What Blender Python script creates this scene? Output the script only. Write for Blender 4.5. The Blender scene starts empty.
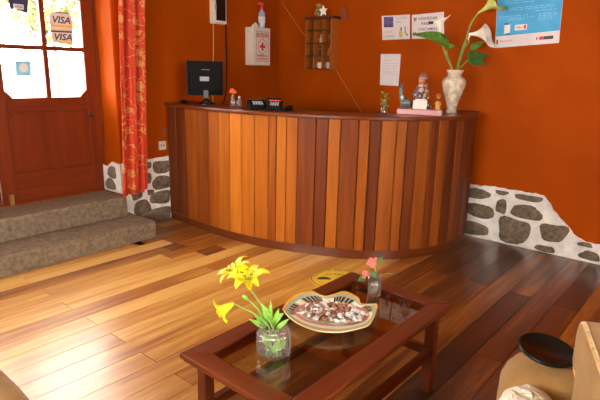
import bpy, math, random
from math import sin, cos, pi, radians, sqrt, atan2
from mathutils import Vector, Matrix, noise

random.seed(7)
scene = bpy.context.scene
col = scene.collection

# ------------------------------------------------------------------ camera
F_PX = 514.0
PITCH, ROLL, YAW = radians(14.0), radians(-1.3), radians(49.9)
H = 1.5
cp, sp, cy, sy = cos(PITCH), sin(PITCH), cos(YAW), sin(YAW)
FWD = Vector((sy*cp, cy*cp, -sp))
R0 = Vector((cy, -sy, 0)); D0 = FWD.cross(R0)
RGT = R0*cos(ROLL) + D0*sin(ROLL); DWN = FWD.cross(RGT)
EYE = Vector((0, 0, H))
cd = bpy.data.cameras.new('camera'); cam = bpy.data.objects.new('camera', cd); col.objects.link(cam)
cd.sensor_width = 36; cd.lens = F_PX/600*36; cd.clip_start = 0.02
mw = Matrix.Identity(4)
for i in range(3):
    mw[i][0] = RGT[i]; mw[i][1] = -DWN[i]; mw[i][2] = -FWD[i]; mw[i][3] = EYE[i]
cam.matrix_world = mw
scene.camera = cam

def ray(u, v): return RGT*((u-300)/F_PX) + DWN*((v-200)/F_PX) + FWD
def at_z(u, v, z): d = ray(u, v); return EYE + d*((z-H)/d.z)
def at_x(u, v, x): d = ray(u, v); return EYE + d*(x/d.x)
def at_y(u, v, y): d = ray(u, v); return EYE + d*(y/d.y)
def at_d(u, v, dep): return EYE + ray(u, v)*dep

# ------------------------------------------------------------------ world and light
scene.view_settings.view_transform = 'Standard'
scene.view_settings.look = 'None'
scene.view_settings.exposure = 0.0
scene.view_settings.gamma = 1
scene.view_settings.use_curve_mapping = False
w = bpy.data.worlds.new('sky'); scene.world = w; w.use_nodes = True
bg = w.node_tree.nodes['Background']
bg.inputs[0].default_value = (1.0, 0.95, 0.88, 1); bg.inputs[1].default_value = 27.0
scene.cycles.transparent_max_bounces = 32
scene.cycles.max_bounces = 10

def area(name, loc, target, sx, sz, power, color, spread=180, portal=False):
    l = bpy.data.lights.new(name, 'AREA'); l.shape = 'RECTANGLE'; l.size = sx; l.size_y = sz
    l.energy = power; l.color = color; l.spread = radians(spread)
    if portal: l.cycles.is_portal = True
    o = bpy.data.objects.new(name, l); col.objects.link(o); o.location = loc
    o.rotation_euler = (Vector(target)-Vector(loc)).to_track_quat('-Z', 'Y').to_euler()
    return o
area('door_daylight', (1.6, 4.80, 1.57), (1.6, 0, 1.57), 1.95, 2.5, 1, (1, 1, 1), portal=True)
area('window_daylight_side', (-2.195, 1.6, 1.6), (2, 1.6, 1.6), 2.4, 1.3, 5, (1.0, 0.92, 0.80))
area('window_daylight_rear', (0.6, -2.395, 1.75), (0.6, 2.5, 1.75), 2.2, 1.2, 30, (1.0, 0.92, 0.80))  # lamp added behind the camera as flash-like frontal fill

# ------------------------------------------------------------------ materials
def newmat(name):
    m = bpy.data.materials.new(name); m.use_nodes = True
    nt = m.node_tree; return m, nt, nt.nodes['Principled BSDF']
def plain(name, c, rough=0.5, metal=0, coat=0, noise_amp=0, nscale=20, bump=0, bscale=80, sheen=0, spec=None):
    m, nt, b = newmat(name)
    b.inputs['Base Color'].default_value = (*c, 1); b.inputs['Roughness'].default_value = rough
    b.inputs['Metallic'].default_value = metal; b.inputs['Coat Weight'].default_value = coat
    b.inputs['Sheen Weight'].default_value = sheen
    if spec is not None: b.inputs['Specular IOR Level'].default_value = spec
    tc = nt.nodes.new('ShaderNodeTexCoord')
    if noise_amp or True:
        n = nt.nodes.new('ShaderNodeTexNoise'); n.inputs['Scale'].default_value = nscale; n.inputs['Detail'].default_value = 5
        nt.links.new(tc.outputs['Object'], n.inputs['Vector'])
        r = nt.nodes.new('ShaderNodeValToRGB')
        a = noise_amp
        r.color_ramp.elements[0].position = 0.3; r.color_ramp.elements[1].position = 0.7
        r.color_ramp.elements[0].color = (*[x*(1-a) for x in c], 1)
        r.color_ramp.elements[1].color = (*[min(1, x*(1+a)) for x in c], 1)
        nt.links.new(n.outputs['Fac'], r.inputs[0]); nt.links.new(r.outputs[0], b.inputs['Base Color'])
    if bump:
        n2 = nt.nodes.new('ShaderNodeTexNoise'); n2.inputs['Scale'].default_value = bscale; n2.inputs['Detail'].default_value = 6
        nt.links.new(tc.outputs['Object'], n2.inputs['Vector'])
        bp = nt.nodes.new('ShaderNodeBump'); bp.inputs['Strength'].default_value = bump; bp.inputs['Distance'].default_value = 0.01
        nt.links.new(n2.outputs['Fac'], bp.inputs['Height']); nt.links.new(bp.outputs[0], b.inputs['Normal'])
    return m
def wood(name, stops, scale, rough=0.35, amp=0.5, coat=0.0, bump=0.08, use_tone=True, rvar=0.15, base=0.4, spec=0.3, coatr=0.12):
    m, nt, b = newmat(name); L = nt.links
    tc = nt.nodes.new('ShaderNodeTexCoord')
    at = nt.nodes.new('ShaderNodeAttribute'); at.attribute_name = 'tone'
    at2 = nt.nodes.new('ShaderNodeAttribute'); at2.attribute_name = 'seed'
    ofs = nt.nodes.new('ShaderNodeVectorMath'); ofs.operation = 'SCALE'; ofs.inputs[0].default_value = (37., 53., 71.)
    L.new(at2.outputs['Fac'], ofs.inputs['Scale'])
    add = nt.nodes.new('ShaderNodeVectorMath'); add.operation = 'ADD'
    L.new(tc.outputs['Object'], add.inputs[0]); L.new(ofs.outputs[0], add.inputs[1])
    mp = nt.nodes.new('ShaderNodeMapping'); mp.inputs['Scale'].default_value = scale; L.new(add.outputs[0], mp.inputs[0])
    n = nt.nodes.new('ShaderNodeTexNoise'); n.inputs['Scale'].default_value = 1; n.inputs['Detail'].default_value = 7
    n.inputs['Roughness'].default_value = 0.6; n.inputs['Distortion'].default_value = 0.6; L.new(mp.outputs[0], n.inputs['Vector'])
    mp3 = nt.nodes.new('ShaderNodeMapping'); mp3.inputs['Scale'].default_value = tuple(s*0.22 for s in scale); L.new(add.outputs[0], mp3.inputs[0])
    n3 = nt.nodes.new('ShaderNodeTexNoise'); n3.inputs['Scale'].default_value = 1; n3.inputs['Detail'].default_value = 3; L.new(mp3.outputs[0], n3.inputs['Vector'])
    av = nt.nodes.new('ShaderNodeMath'); av.operation = 'ADD'; L.new(n.outputs['Fac'], av.inputs[0]); L.new(n3.outputs['Fac'], av.inputs[1])
    s1 = nt.nodes.new('ShaderNodeMath'); s1.operation = 'SUBTRACT'; s1.inputs[1].default_value = 1.0; L.new(av.outputs[0], s1.inputs[0])
    s2 = nt.nodes.new('ShaderNodeMath'); s2.operation = 'MULTIPLY_ADD'; s2.inputs[1].default_value = amp
    L.new(s1.outputs[0], s2.inputs[0])
    if use_tone: L.new(at.outputs['Fac'], s2.inputs[2])
    else: s2.inputs[2].default_value = base
    r = nt.nodes.new('ShaderNodeValToRGB'); e = r.color_ramp.elements
    e[0].position = stops[0][0]; e[0].color = (*stops[0][1], 1); e[1].position = stops[-1][0]; e[1].color = (*stops[-1][1], 1)
    for p, c in stops[1:-1]: q = e.new(p); q.color = (*c, 1)
    L.new(s2.outputs[0], r.inputs[0]); L.new(r.outputs[0], b.inputs['Base Color'])
    rr = nt.nodes.new('ShaderNodeMath'); rr.operation = 'MULTIPLY_ADD'; rr.inputs[1].default_value = rvar; rr.inputs[2].default_value = rough - rvar*0.5
    L.new(n.outputs['Fac'], rr.inputs[0]); L.new(rr.outputs[0], b.inputs['Roughness'])
    bp = nt.nodes.new('ShaderNodeBump'); bp.inputs['Strength'].default_value = bump; bp.inputs['Distance'].default_value = 0.004
    L.new(n.outputs['Fac'], bp.inputs['Height']); L.new(bp.outputs[0], b.inputs['Normal'])
    b.inputs['Coat Weight'].default_value = coat; b.inputs['Coat Roughness'].default_value = coatr; b.inputs['Specular IOR Level'].default_value = spec
    return m
def paint_attr(name, rough=0.4, coat=0.0):
    m, nt, b = newmat(name)
    a = nt.nodes.new('ShaderNodeAttribute'); a.attribute_name = 'Col'
    nt.links.new(a.outputs['Color'], b.inputs['Base Color'])
    b.inputs['Roughness'].default_value = rough; b.inputs['Coat Weight'].default_value = coat
    return m
def thin_glass(name, tint=(1, 1, 1), refl=0.08, rough=0.02, fres=0.6, blend=0.15, haze=0.0):
    m = bpy.data.materials.new(name); m.use_nodes = True; nt = m.node_tree
    for x in list(nt.nodes):
        if x.type == 'BSDF_PRINCIPLED': nt.nodes.remove(x)
    out = [x for x in nt.nodes if x.type == 'OUTPUT_MATERIAL'][0]
    t = nt.nodes.new('ShaderNodeBsdfTransparent'); t.inputs[0].default_value = (*tint, 1)
    g = nt.nodes.new('ShaderNodeBsdfGlossy'); g.inputs['Roughness'].default_value = rough
    fr = nt.nodes.new('ShaderNodeLayerWeight'); fr.inputs['Blend'].default_value = blend
    ma = nt.nodes.new('ShaderNodeMath'); ma.operation = 'MULTIPLY_ADD'; ma.inputs[1].default_value = fres; ma.inputs[2].default_value = refl
    nt.links.new(fr.outputs['Fresnel'], ma.inputs[0])
    mx = nt.nodes.new('ShaderNodeMixShader'); nt.links.new(ma.outputs[0], mx.inputs[0])
    nt.links.new(t.outputs[0], mx.inputs[1]); nt.links.new(g.outputs[0], mx.inputs[2]); df = nt.nodes.new('ShaderNodeBsdfDiffuse'); df.inputs[0].default_value = (.9, .9, .9, 1); m2 = nt.nodes.new('ShaderNodeMixShader'); m2.inputs[0].default_value = haze
    nt.links.new(mx.outputs[0], m2.inputs[1]); nt.links.new(df.outputs[0], m2.inputs[2]); nt.links.new(m2.outputs[0], out.inputs[0])
    return m

ORANGE = (0.34, 0.052, 0.0005)
M = {}
M['wall'] = plain('orange_paint', ORANGE, 0.6, spec=0.05, noise_amp=0.10, nscale=2.2, bump=0.12, bscale=25)
M['ceiling'] = plain('ceiling_paint', (0.25, 0.15, 0.07), 0.8)
M['mortar'] = plain('white_mortar', (0.76, 0.73, 0.68), 0.9, noise_amp=0.14, nscale=14, bump=0.7, bscale=45)
M['stone'] = plain('field_stone', (0.15, 0.11, 0.070), 0.85, noise_amp=0.45, nscale=28, bump=0.8, bscale=60)
M['concrete'] = plain('worn_concrete', (0.20, 0.15, 0.095), 0.85, noise_amp=0.35, nscale=30, bump=0.8, bscale=70)
floor_stops = [(0.0, (0.022, 0.006, 0.002)), (0.3, (0.105, 0.027, 0.005)), (0.6, (0.36, 0.13, 0.018)), (0.85, (0.60, 0.30, 0.055)), (1.0, (0.72, 0.42, 0.11))]
M['floor'] = wood('floor_boards', floor_stops, (1.6, 22, 22), rough=0.36, amp=0.85, bump=0.16, rvar=0.25, spec=0.4, coat=0.66, coatr=0.25)
cs = [(0.0, (0.05, 0.010, 0.003)), (0.25, (0.14, 0.030, 0.006)), (0.5, (0.27, 0.066, 0.008)), (0.8, (0.47, 0.145, 0.012)), (1.0, (0.62, 0.24, 0.03))]
M['panel'] = wood('counter_boards', cs, (26, 26, 1.6), rough=0.45, amp=0.48, bump=0.1, coat=0.0, spec=0.14)
M['top'] = wood('counter_top_wood', cs, (6, 6, 40), rough=0.3, amp=0.35, use_tone=False, base=0.22, coat=0.2)
ts = [(0.0, (0.030, 0.006, 0.002)), (0.5, (0.13, 0.024, 0.006)), (1.0, (0.28, 0.075, 0.018))]
M['tabx'] = wood('mahogany_along', ts, (2, 30, 30), rough=0.38, amp=0.5, use_tone=False, base=0.45, coat=0.1)
M['taby'] = wood('mahogany_across', ts, (30, 2, 30), rough=0.3, amp=0.5, use_tone=False, base=0.45, coat=0.1)
M['tabz'] = wood('mahogany_upright', ts, (30, 30, 2), rough=0.3, amp=0.5, use_tone=False, base=0.45, coat=0.3)
ds = [(0.0, (0.05, 0.008, 0.001)), (0.5, (0.155, 0.020, 0.002)), (1.0, (0.32, 0.065, 0.007))]
M['doorz'] = wood('door_wood_upright', ds, (24, 24, 1.6), rough=0.38, amp=0.5, use_tone=False, base=0.5)
M['doorx'] = wood('door_wood_across', ds, (1.6, 24, 24), rough=0.38, amp=0.5, use_tone=False, base=0.5)
M['shelfw'] = wood('shelf_wood', [(0, (0.20, 0.045, 0.006)), (0.5, (0.38, 0.105, 0.012)), (1, (0.55, 0.20, 0.03))], (20, 20, 2), rough=0.5, amp=0.4, use_tone=False, base=0.5)
M['shelfd'] = wood('shelf_wood_dark', [(0, (0.05, 0.010, 0.003)), (1, (0.16, 0.032, 0.008))], (20, 20, 2), rough=0.5, amp=0.4, use_tone=False, base=0.4)
M['pane'] = thin_glass('window_glass', refl=0.03)
M['tableglass'] = thin_glass('smoked_table_glass', (0.84, 0.76, 0.65), refl=0.05, fres=0.5)
M['glass'] = thin_glass('clear_glass', (0.985, 0.99, 0.985), refl=0.05, rough=0.05, fres=0.5, haze=0.025)
M['jarglass'] = thin_glass('ribbed_glass', (0.985, 0.99, 0.985), refl=0.07, rough=0.07, fres=0.6, haze=0.035)
M['water'] = thin_glass('water', (0.96, 0.99, 0.95), refl=0.02)
M['white'] = plain('white_paint', (0.72, 0.70, 0.66), 0.45)
M['cream'] = plain('cream_enamel', (0.66, 0.60, 0.50), 0.4, noise_amp=0.05)
M['paper'] = plain('paper', (0.70, 0.63, 0.62), 0.8, noise_amp=0.04)
M['black'] = plain('black_plastic', (0.006, 0.006, 0.006), 0.6, noise_amp=0.2, spec=0.1)
M['blackgloss'] = plain('black_lacquer', (0.008, 0.007, 0.006), 0.28, spec=0.3)
M['darkgrey'] = plain('dark_grey_plastic', (0.04, 0.04, 0.045), 0.5, spec=0.2)
M['grey'] = plain('grey_plastic', (0.30, 0.30, 0.30), 0.4)
M['red'] = plain('red_print', (0.62, 0.02, 0.03), 0.5)
M['pinkred'] = plain('faded_red_print', (0.50, 0.03, 0.05), 0.6)
M['redplastic'] = plain('red_plastic', (0.75, 0.05, 0.07), 0.35)
M['navy'] = plain('navy_print', (0.03, 0.03, 0.10), 0.5)
M['gold'] = plain('gold_print', (0.80, 0.42, 0.05), 0.5)
M['blue'] = plain('blue_print', (0.04, 0.34, 0.62), 0.5, noise_amp=0.10, nscale=9)
M['lightblue'] = plain('light_blue_print', (0.22, 0.62, 0.85), 0.5)
M['poster_blue'] = plain('poster_line_blue', (0.22, 0.55, 0.80), 0.5)
M['ink'] = plain('ink', (0.05, 0.045, 0.06), 0.7)
M['inkgrey'] = plain('pencil_grey', (0.38, 0.34, 0.37), 0.8)
M['suede'] = plain('tan_suede', (0.33, 0.185, 0.06), 0.85, noise_amp=0.2, nscale=7, bump=0.25, bscale=90, sheen=0.1, spec=0.2)
M['piping'] = plain('golden_velvet_piping', (0.58, 0.33, 0.05), 0.6, noise_amp=0.4, nscale=30, sheen=0.6, bump=0.5, bscale=40)
M['fleece'] = plain('sheepskin', (0.86, 0.80, 0.66), 0.95, noise_amp=0.05, nscale=40, bump=1.0, bscale=70)
M['yellow'] = plain('lily_yellow', (0.95, 0.80, 0.010), 0.5, noise_amp=0.08)
M['leaf'] = plain('fresh_leaf', (0.20, 0.45, 0.04), 0.45, noise_amp=0.25)
M['darkleaf'] = plain('dark_leaf', (0.045, 0.13, 0.018), 0.4, noise_amp=0.35, nscale=30)
M['stem'] = plain('stem_green', (0.20, 0.36, 0.06), 0.5, noise_amp=0.2)
M['anther'] = plain('brown_anther', (0.22, 0.07, 0.02), 0.7)
M['calla'] = plain('calla_white', (0.90, 0.86, 0.72), 0.5, noise_amp=0.05)
M['callagreen'] = plain('calla_green', (0.52, 0.58, 0.12), 0.5, noise_amp=0.25, nscale=14)
M['spadix'] = plain('spadix_yellow', (0.75, 0.48, 0.05), 0.6)
M['pink'] = plain('coral_petal', (0.80, 0.20, 0.17), 0.5, noise_amp=0.15)
M['orangepetal'] = plain('orange_petal', (0.85, 0.12, 0.03), 0.5)
M['marble'] = plain('cream_marble', (0.60, 0.51, 0.37), 0.22, noise_amp=0.35, nscale=26, coat=0.4)
M['brass'] = plain('brass', (0.55, 0.38, 0.12), 0.35, metal=0.9)
M['steel'] = plain('steel', (0.5, 0.5, 0.5), 0.3, metal=0.9)
M['candybrown'] = plain('brown_candy', (0.34, 0.15, 0.085), 0.25, noise_amp=0.3, coat=0.5)
M['candysilver'] = plain('silver_wrapper', (0.80, 0.77, 0.74), 0.25, metal=0.0, noise_amp=0.3, nscale=60, bump=0.8, bscale=120)
M['cable'] = plain('orange_painted_cable', (0.62, 0.22, 0.03), 0.5)
M['thread'] = plain('pale_wire', (0.50, 0.26, 0.13), 0.6)
M['matyellow'] = plain('mustard_mat', (0.72, 0.47, 0.018), 0.7, noise_amp=0.10)
M['courtyard'] = plain('courtyard_paving', (0.75, 0.72, 0.66), 0.8)
M['bush'] = plain('sunlit_foliage', (0.10, 0.10, 0.03), 0.7, noise_amp=0.4)
M['bottle'] = plain('sanitiser_bottle', (0.42, 0.48, 0.62), 0.2, coat=0.5)
M['adobe'] = plain('dark_plaque', (0.25, 0.045, 0.01), 0.6)
M['ceramic'] = paint_attr('painted_ceramic', 0.25, 0.4)
M['painted'] = paint_attr('painted_figure', 0.35, 0.2)

# curtain fabric: salmon red with beige blossoms and scrolling vines
m, nt, b = newmat('curtain_fabric'); L = nt.links
tc = nt.nodes.new('ShaderNodeTexCoord'); mp = nt.nodes.new('ShaderNodeMapping'); mp.inputs['Scale'].default_value = (1, 0.0, 1)
L.new(tc.outputs['Object'], mp.inputs[0])
vo = nt.nodes.new('ShaderNodeTexVoronoi'); vo.inputs['Scale'].default_value = 7.5; vo.inputs['Randomness'].default_value = 0.55; L.new(mp.outputs[0], vo.inputs['Vector'])
nn = nt.nodes.new('ShaderNodeTexNoise'); nn.inputs['Scale'].default_value = 60; nn.inputs['Detail'].default_value = 1; L.new(mp.outputs[0], nn.inputs['Vector'])
ad = nt.nodes.new('ShaderNodeMath'); ad.operation = 'MULTIPLY_ADD'; ad.inputs[1].default_value = 0.55; L.new(nn.outputs['Fac'], ad.inputs[0]); L.new(vo.outputs['Distance'], ad.inputs[2])
lt = nt.nodes.new('ShaderNodeMath'); lt.operation = 'LESS_THAN'; lt.inputs[1].default_value = 0.56; L.new(ad.outputs[0], lt.inputs[0])
n2 = nt.nodes.new('ShaderNodeTexNoise'); n2.inputs['Scale'].default_value = 10; n2.inputs['Detail'].default_value = 0.5; n2.inputs['Distortion'].default_value = 0.8; L.new(mp.outputs[0], n2.inputs['Vector'])
cmpn = nt.nodes.new('ShaderNodeMath'); cmpn.operation = 'COMPARE'; cmpn.inputs[1].default_value = 0.5; cmpn.inputs[2].default_value = 0.014; L.new(n2.outputs['Fac'], cmpn.inputs[0])
mxm = nt.nodes.new('ShaderNodeMath'); mxm.operation = 'MAXIMUM'; L.new(lt.outputs[0], mxm.inputs[0]); L.new(cmpn.outputs[0], mxm.inputs[1])
mx = nt.nodes.new('ShaderNodeMix'); mx.data_type = 'RGBA'; mx.inputs[6].default_value = (0.56, 0.045, 0.014, 1); mx.inputs[7].default_value = (0.62, 0.25, 0.07, 1)
L.new(mxm.outputs[0], mx.inputs[0]); L.new(mx.outputs[2], b.inputs['Base Color']); b.inputs['Roughness'].default_value = 0.6; b.inputs['Sheen Weight'].default_value = 0.05; b.inputs['Specular IOR Level'].default_value = 0.2
M['curtain'] = m

# ------------------------------------------------------------------ object helpers
def tag(o, label=None, cat=None, group=None, kind=None):
    if label: o['label'] = label
    if cat: o['category'] = cat
    if group: o['group'] = group
    if kind: o['kind'] = kind
    return o
def empty(name, loc, label=None, cat=None, group=None):
    o = bpy.data.objects.new(name, None); col.objects.link(o); o.location = loc; o.empty_display_size = 0.05
    return tag(o, label, cat, group)
def woff(p):
    v = Vector((0, 0, 0))
    while p is not None: v += Vector(p.location); p = p.parent
    return v
class MB:
    def __init__(s): s.v = []; s.f = []; s.mi = []; s.t = []; s.c = []
    def add(s, vs, fs, m=0, tone=0.5, c=None):
        k = len(s.v); s.v += [Vector(p) for p in vs]
        for f in fs: s.f.append([i+k for i in f]); s.mi.append(m); s.t.append(tone); s.c.append(c or (1, 1, 1))
        return s
    def box(s, lo, hi, m=0, tone=0.5, c=None, mat=None):
        x0, y0, z0 = lo; x1, y1, z1 = hi
        vs = [Vector(p) for p in ((x0,y0,z0),(x1,y0,z0),(x1,y1,z0),(x0,y1,z0),(x0,y0,z1),(x1,y0,z1),(x1,y1,z1),(x0,y1,z1))]
        if mat: vs = [mat @ p for p in vs]
        return s.add(vs, [(0,3,2,1),(4,5,6,7),(0,1,5,4),(1,2,6,5),(2,3,7,6),(3,0,4,7)], m, tone, c)
    def tube(s, pts, rad, n=8, m=0, c=None, cap=True):
        pts = [Vector(p) for p in pts]
        if not hasattr(rad, '__len__'): rad = [rad]*len(pts)
        rings = []; up = Vector((0.13, 0.21, 1)).normalized()
        for i, p in enumerate(pts):
            t = (pts[min(i+1, len(pts)-1)]-pts[max(i-1, 0)]).normalized()
            a = t.cross(up)
            if a.length < 0.05: a = t.cross(Vector((1, 0, 0)))
            a.normalize(); bb = t.cross(a)
            rings.append([p + a*(rad[i]*cos(2*pi*k/n)) + bb*(rad[i]*sin(2*pi*k/n)) for k in range(n)])
        vs = [q for r in rings for q in r]; fs = []
        for i in range(len(pts)-1):
            for k in range(n): fs.append((i*n+k, i*n+(k+1) % n, (i+1)*n+(k+1) % n, (i+1)*n+k))
        if cap: fs.append(tuple(range(n))[::-1]); fs.append(tuple((len(pts)-1)*n+k for k in range(n)))
        return s.add(vs, fs, m, 0.5, c)
    def lathe(s, prof, ctr=(0, 0, 0), n=28, m=0, c=None, ripple=0, rn=0, mat=None):
        ctr = Vector(ctr); vs = []; fs = []
        for r, z in prof:
            for k in range(n):
                a = 2*pi*k/n; rr = r*(1+ripple*cos(rn*a)) if ripple else r
                p = Vector((rr*cos(a), rr*sin(a), z))
                if mat: p = mat @ p
                vs.append(ctr + p)
        for i in range(len(prof)-1):
            for k in range(n): fs.append((i*n+k, i*n+(k+1) % n, (i+1)*n+(k+1) % n, (i+1)*n+k))
        if prof[0][0] > 1e-4: fs.append(tuple(range(n))[::-1])
        if prof[-1][0] > 1e-4 and not (prof[0] == prof[-1]): fs.append(tuple((len(prof)-1)*n+k for k in range(n)))
        return s.add(vs, fs, m, 0.5, c)
    def ball(s, ctr, r, n=12, m=0, c=None, mat=None):
        if not hasattr(r, '__len__'): r = (r, r, r)
        ctr = Vector(ctr); vs = []; fs = []; h = max(4, n//2)
        for i in range(h+1):
            th = pi*i/h
            for k in range(n):
                a = 2*pi*k/n
                p = Vector((r[0]*sin(th)*cos(a), r[1]*sin(th)*sin(a), r[2]*cos(th)))
                if mat: p = mat @ p
                vs.append(ctr + p)
        for i in range(h):
            for k in range(n): fs.append((i*n+k, (i+1)*n+k, (i+1)*n+(k+1) % n, i*n+(k+1) % n))
        return s.add(vs, fs, m, 0.5, c)
    def prism(s, poly, ext, m=0, tone=0.5, c=None):
        poly = [Vector(p) for p in poly]; e = Vector(ext); n = len(poly)
        fs = [tuple(range(n))[::-1], tuple(range(n, 2*n))] + [(i, (i+1) % n, n+(i+1) % n, n+i) for i in range(n)]
        return s.add(poly+[p+e for p in poly], fs, m, tone, c)
    def grid(s, rows, m=0, c=None, colf=None, close=False):
        nr = len(rows); nc = len(rows[0]); k = len(s.v)
        s.v += [Vector(p) for r in rows for p in r]
        for i in range(nr-1):
            for j in range(nc if close else nc-1):
                s.f.append([k+i*nc+j, k+i*nc+(j+1) % nc, k+(i+1)*nc+(j+1) % nc, k+(i+1)*nc+j]); s.mi.append(m); s.t.append(0.5)
                s.c.append(colf(i, j) if colf else (c or (1, 1, 1)))
        return s
    def build(s, name, mats, parent=None, smooth=False, bevel=0, bseg=2, subsurf=0, solid=0, weld=False, angle=None):
        me = bpy.data.meshes.new(name); off = woff(parent)
        me.from_pydata([tuple(p-off) for p in s.v], [], s.f)
        if not isinstance(mats, (list, tuple)): mats = [mats]
        for m_ in mats: me.materials.append(m_)
        me.polygons.foreach_set('material_index', s.mi)
        a = me.attributes.new('tone', 'FLOAT', 'FACE'); a.data.foreach_set('value', s.t)
        a = me.attributes.new('seed', 'FLOAT', 'FACE'); a.data.foreach_set('value', [((t*97.13) % 1.0) for t in s.t])
        a = me.attributes.new('Col', 'FLOAT_COLOR', 'FACE'); a.data.foreach_set('color', [x for q in s.c for x in (*q[:3], 1.0)])
        if smooth: me.polygons.foreach_set('use_smooth', [True]*len(me.polygons))
        me.validate(); me.update()
        o = bpy.data.objects.new(name, me); col.objects.link(o)
        if parent is not None: o.parent = parent
        if weld:
            q = o.modifiers.new('w', 'WELD'); q.merge_threshold = 0.0002
        if solid:
            q = o.modifiers.new('s', 'SOLIDIFY'); q.thickness = solid; q.offset = 0
        if bevel:
            q = o.modifiers.new('b', 'BEVEL'); q.width = bevel; q.segments = bseg; q.limit_method = 'ANGLE'; q.angle_limit = radians(35)
        if subsurf:
            q = o.modifiers.new('u', 'SUBSURF'); q.levels = subsurf; q.render_levels = subsurf
        return o
def catmull(P, n=8):
    P = [Vector(p) for p in P]; Q = [P[0]*2-P[1]]+P+[P[-1]*2-P[-2]]; o = []
    for i in range(1, len(Q)-2):
        a, b_, c, d = Q[i-1:i+3]
        for k in range(n):
            t = k/n
            o.append(0.5*((2*b_)+(c-a)*t+(2*a-5*b_+4*c-d)*t*t+(3*b_-a-3*c+d)*t**3))
    o.append(Q[-2]); return o
def text_mb(mb, s, org, ex, ey, height, width=None, m=0, shear=0, thick=0.0006, bold=0.012):
    """lettering: org = lower left corner, ex/ey = unit vectors of writing direction and up"""
    cu = bpy.data.curves.new('lettering', 'FONT'); cu.body = s; cu.size = 1.0; cu.extrude = 0.0; cu.offset = bold; cu.shear = shear; cu.resolution_u = 2
    o = bpy.data.objects.new('lettering', cu); col.objects.link(o)
    dg = bpy.context.evaluated_depsgraph_get(); me = bpy.data.meshes.new_from_object(o.evaluated_get(dg))
    xs = [q.co.x for q in me.vertices]; ys = [q.co.y for q in me.vertices]
    w0, h0 = max(xs)-min(xs), max(ys)-min(ys)
    sy_ = height/h0; sx_ = (width/w0) if width else sy_
    ex, ey = Vector(ex), Vector(ey); nrm = ex.cross(ey)
    vs = [Vector(org) + ex*((q.co.x-min(xs))*sx_) + ey*((q.co.y-min(ys))*sy_) + nrm*thick for q in me.vertices]
    mb.add(vs, [list(p.vertices) for p in me.polygons], m)
    bpy.data.objects.remove(o); bpy.data.curves.remove(cu); bpy.data.meshes.remove(me)
X, Y, Z = Vector((1, 0, 0)), Vector((0, 1, 0)), Vector((0, 0, 1))
XW, YW = 4.70, 4.35        # inner faces of the two visible walls
XL, YB, CEIL = -2.2, -2.4, 2.9

# ------------------------------------------------------------------ room shell
DX0, DX1, DZ1, DD = 0.66, 2.54, 2.80, 0.42
fb = MB(); P0, PW = 0.597, 0.152
tones = {(4, 3): .06, (2, 2): .04, (0, 2): .26, (0, 3): .16, (1, 2): .34, (1, 3): .30, (3, 2): .42, (3, 3): .36, (5, 2): .34, (5, 3): .30, (4, 2): .38,
         (2, 3): .34, (6, 3): .22, (7, 3): .30, (-1, 3): .30, (-1, 2): .22, (13, 1): .50, (-2, 2): .34}
for k in range(-20, 25):
    y0 = P0+PW*k; y1 = y0+PW
    if y0 > YW-0.001: continue
    y1 = min(y1, YW); y0c = max(y0, YB)
    if y1 <= YB: continue
    st = 1.375-2.235*2 if k % 2 == 0 else 2.42-2.235*3 + (k % 3)*0.2
    n = 0; x = st
    while x < XW:
        xa = max(x, XL); xb = min(x+2.235, XW)
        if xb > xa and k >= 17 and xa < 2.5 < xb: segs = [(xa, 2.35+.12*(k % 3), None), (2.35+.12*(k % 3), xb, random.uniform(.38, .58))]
        else: segs = [(xa, xb, None)]
        for xa, xb, tfix in (segs if xb > xa else []):
            t = random.uniform(0.60, 1.05) if y0 > 1.9 else (random.uniform(0.45, 0.85) if y0 > 1.45 else random.uniform(.2, .5))
            idx = int(round((x-(1.375-2.235))/2.235)) + 0
            seg = 1 if xb < 1.5 else (2 if xb < 3.8 else 3)
            if (k, seg) in tones: t = tones[(k, seg)]
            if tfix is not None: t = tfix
            g = 0.0012
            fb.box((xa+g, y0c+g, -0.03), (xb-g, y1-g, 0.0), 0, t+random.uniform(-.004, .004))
        x += 2.235
fb.box((XL-.1, YB-.1, -0.05), (XW+.15, YW+DD, -0.006), 1)
M['gap'] = plain('board_gap', (0.02, 0.008, 0.004), 0.8)
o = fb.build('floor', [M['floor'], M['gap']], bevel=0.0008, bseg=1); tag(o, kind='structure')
o = MB().box((XL-.1, YB-.1, CEIL), (XW+.15, YW+DD, CEIL+0.1)).build('ceiling', M['ceiling']); tag(o, kind='structure')
# wall with the door: left pier, header, right pier (0.3 m deep reveal)
wb = MB()
wb.box((XL, YW, -.02), (DX0, YW+DD, CEIL)); wb.box((DX1, YW, -.02), (XW+0.15, YW+DD, CEIL)); wb.box((DX0, YW, DZ1), (DX1, YW+DD, CEIL)); wb.box((DX0, 4.625, 0), (DX1, YW+DD, .3385))
wall_l = wb.build('wall_left', M['wall'], bevel=0.012); tag(wall_l, kind='structure')
wall_r = MB().box((XW, YB-0.1, 0), (XW+0.15, YW, CEIL)).build('wall_right', M['wall']); tag(wall_r, kind='structure')
wq = MB()
wq.box((XL-0.1, YB, 0), (XL, YW+DD, 0.95)); wq.box((XL-0.1, YB, 2.25), (XL, YW+DD, CEIL)); wq.box((XL-0.1, YB, .95), (XL, 0.4, 2.25)); wq.box((XL-0.1, 2.8, .95), (XL, YW+DD, 2.25))
tag(wq.build('wall_side', M['wall']), kind='structure')
wq = MB()
wq.box((XL-0.1, YB-0.1, 0), (XW, YB, 1.15)); wq.box((XL-0.1, YB-0.1, 2.35), (XW, YB, CEIL)); wq.box((XL-.1, YB-.1, 1.15), (-0.5, YB, 2.35)); wq.box((1.7, YB-.1, 1.15), (XW, YB, 2.35))
tag(wq.build('wall_back', M['wall']), kind='structure')
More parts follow.
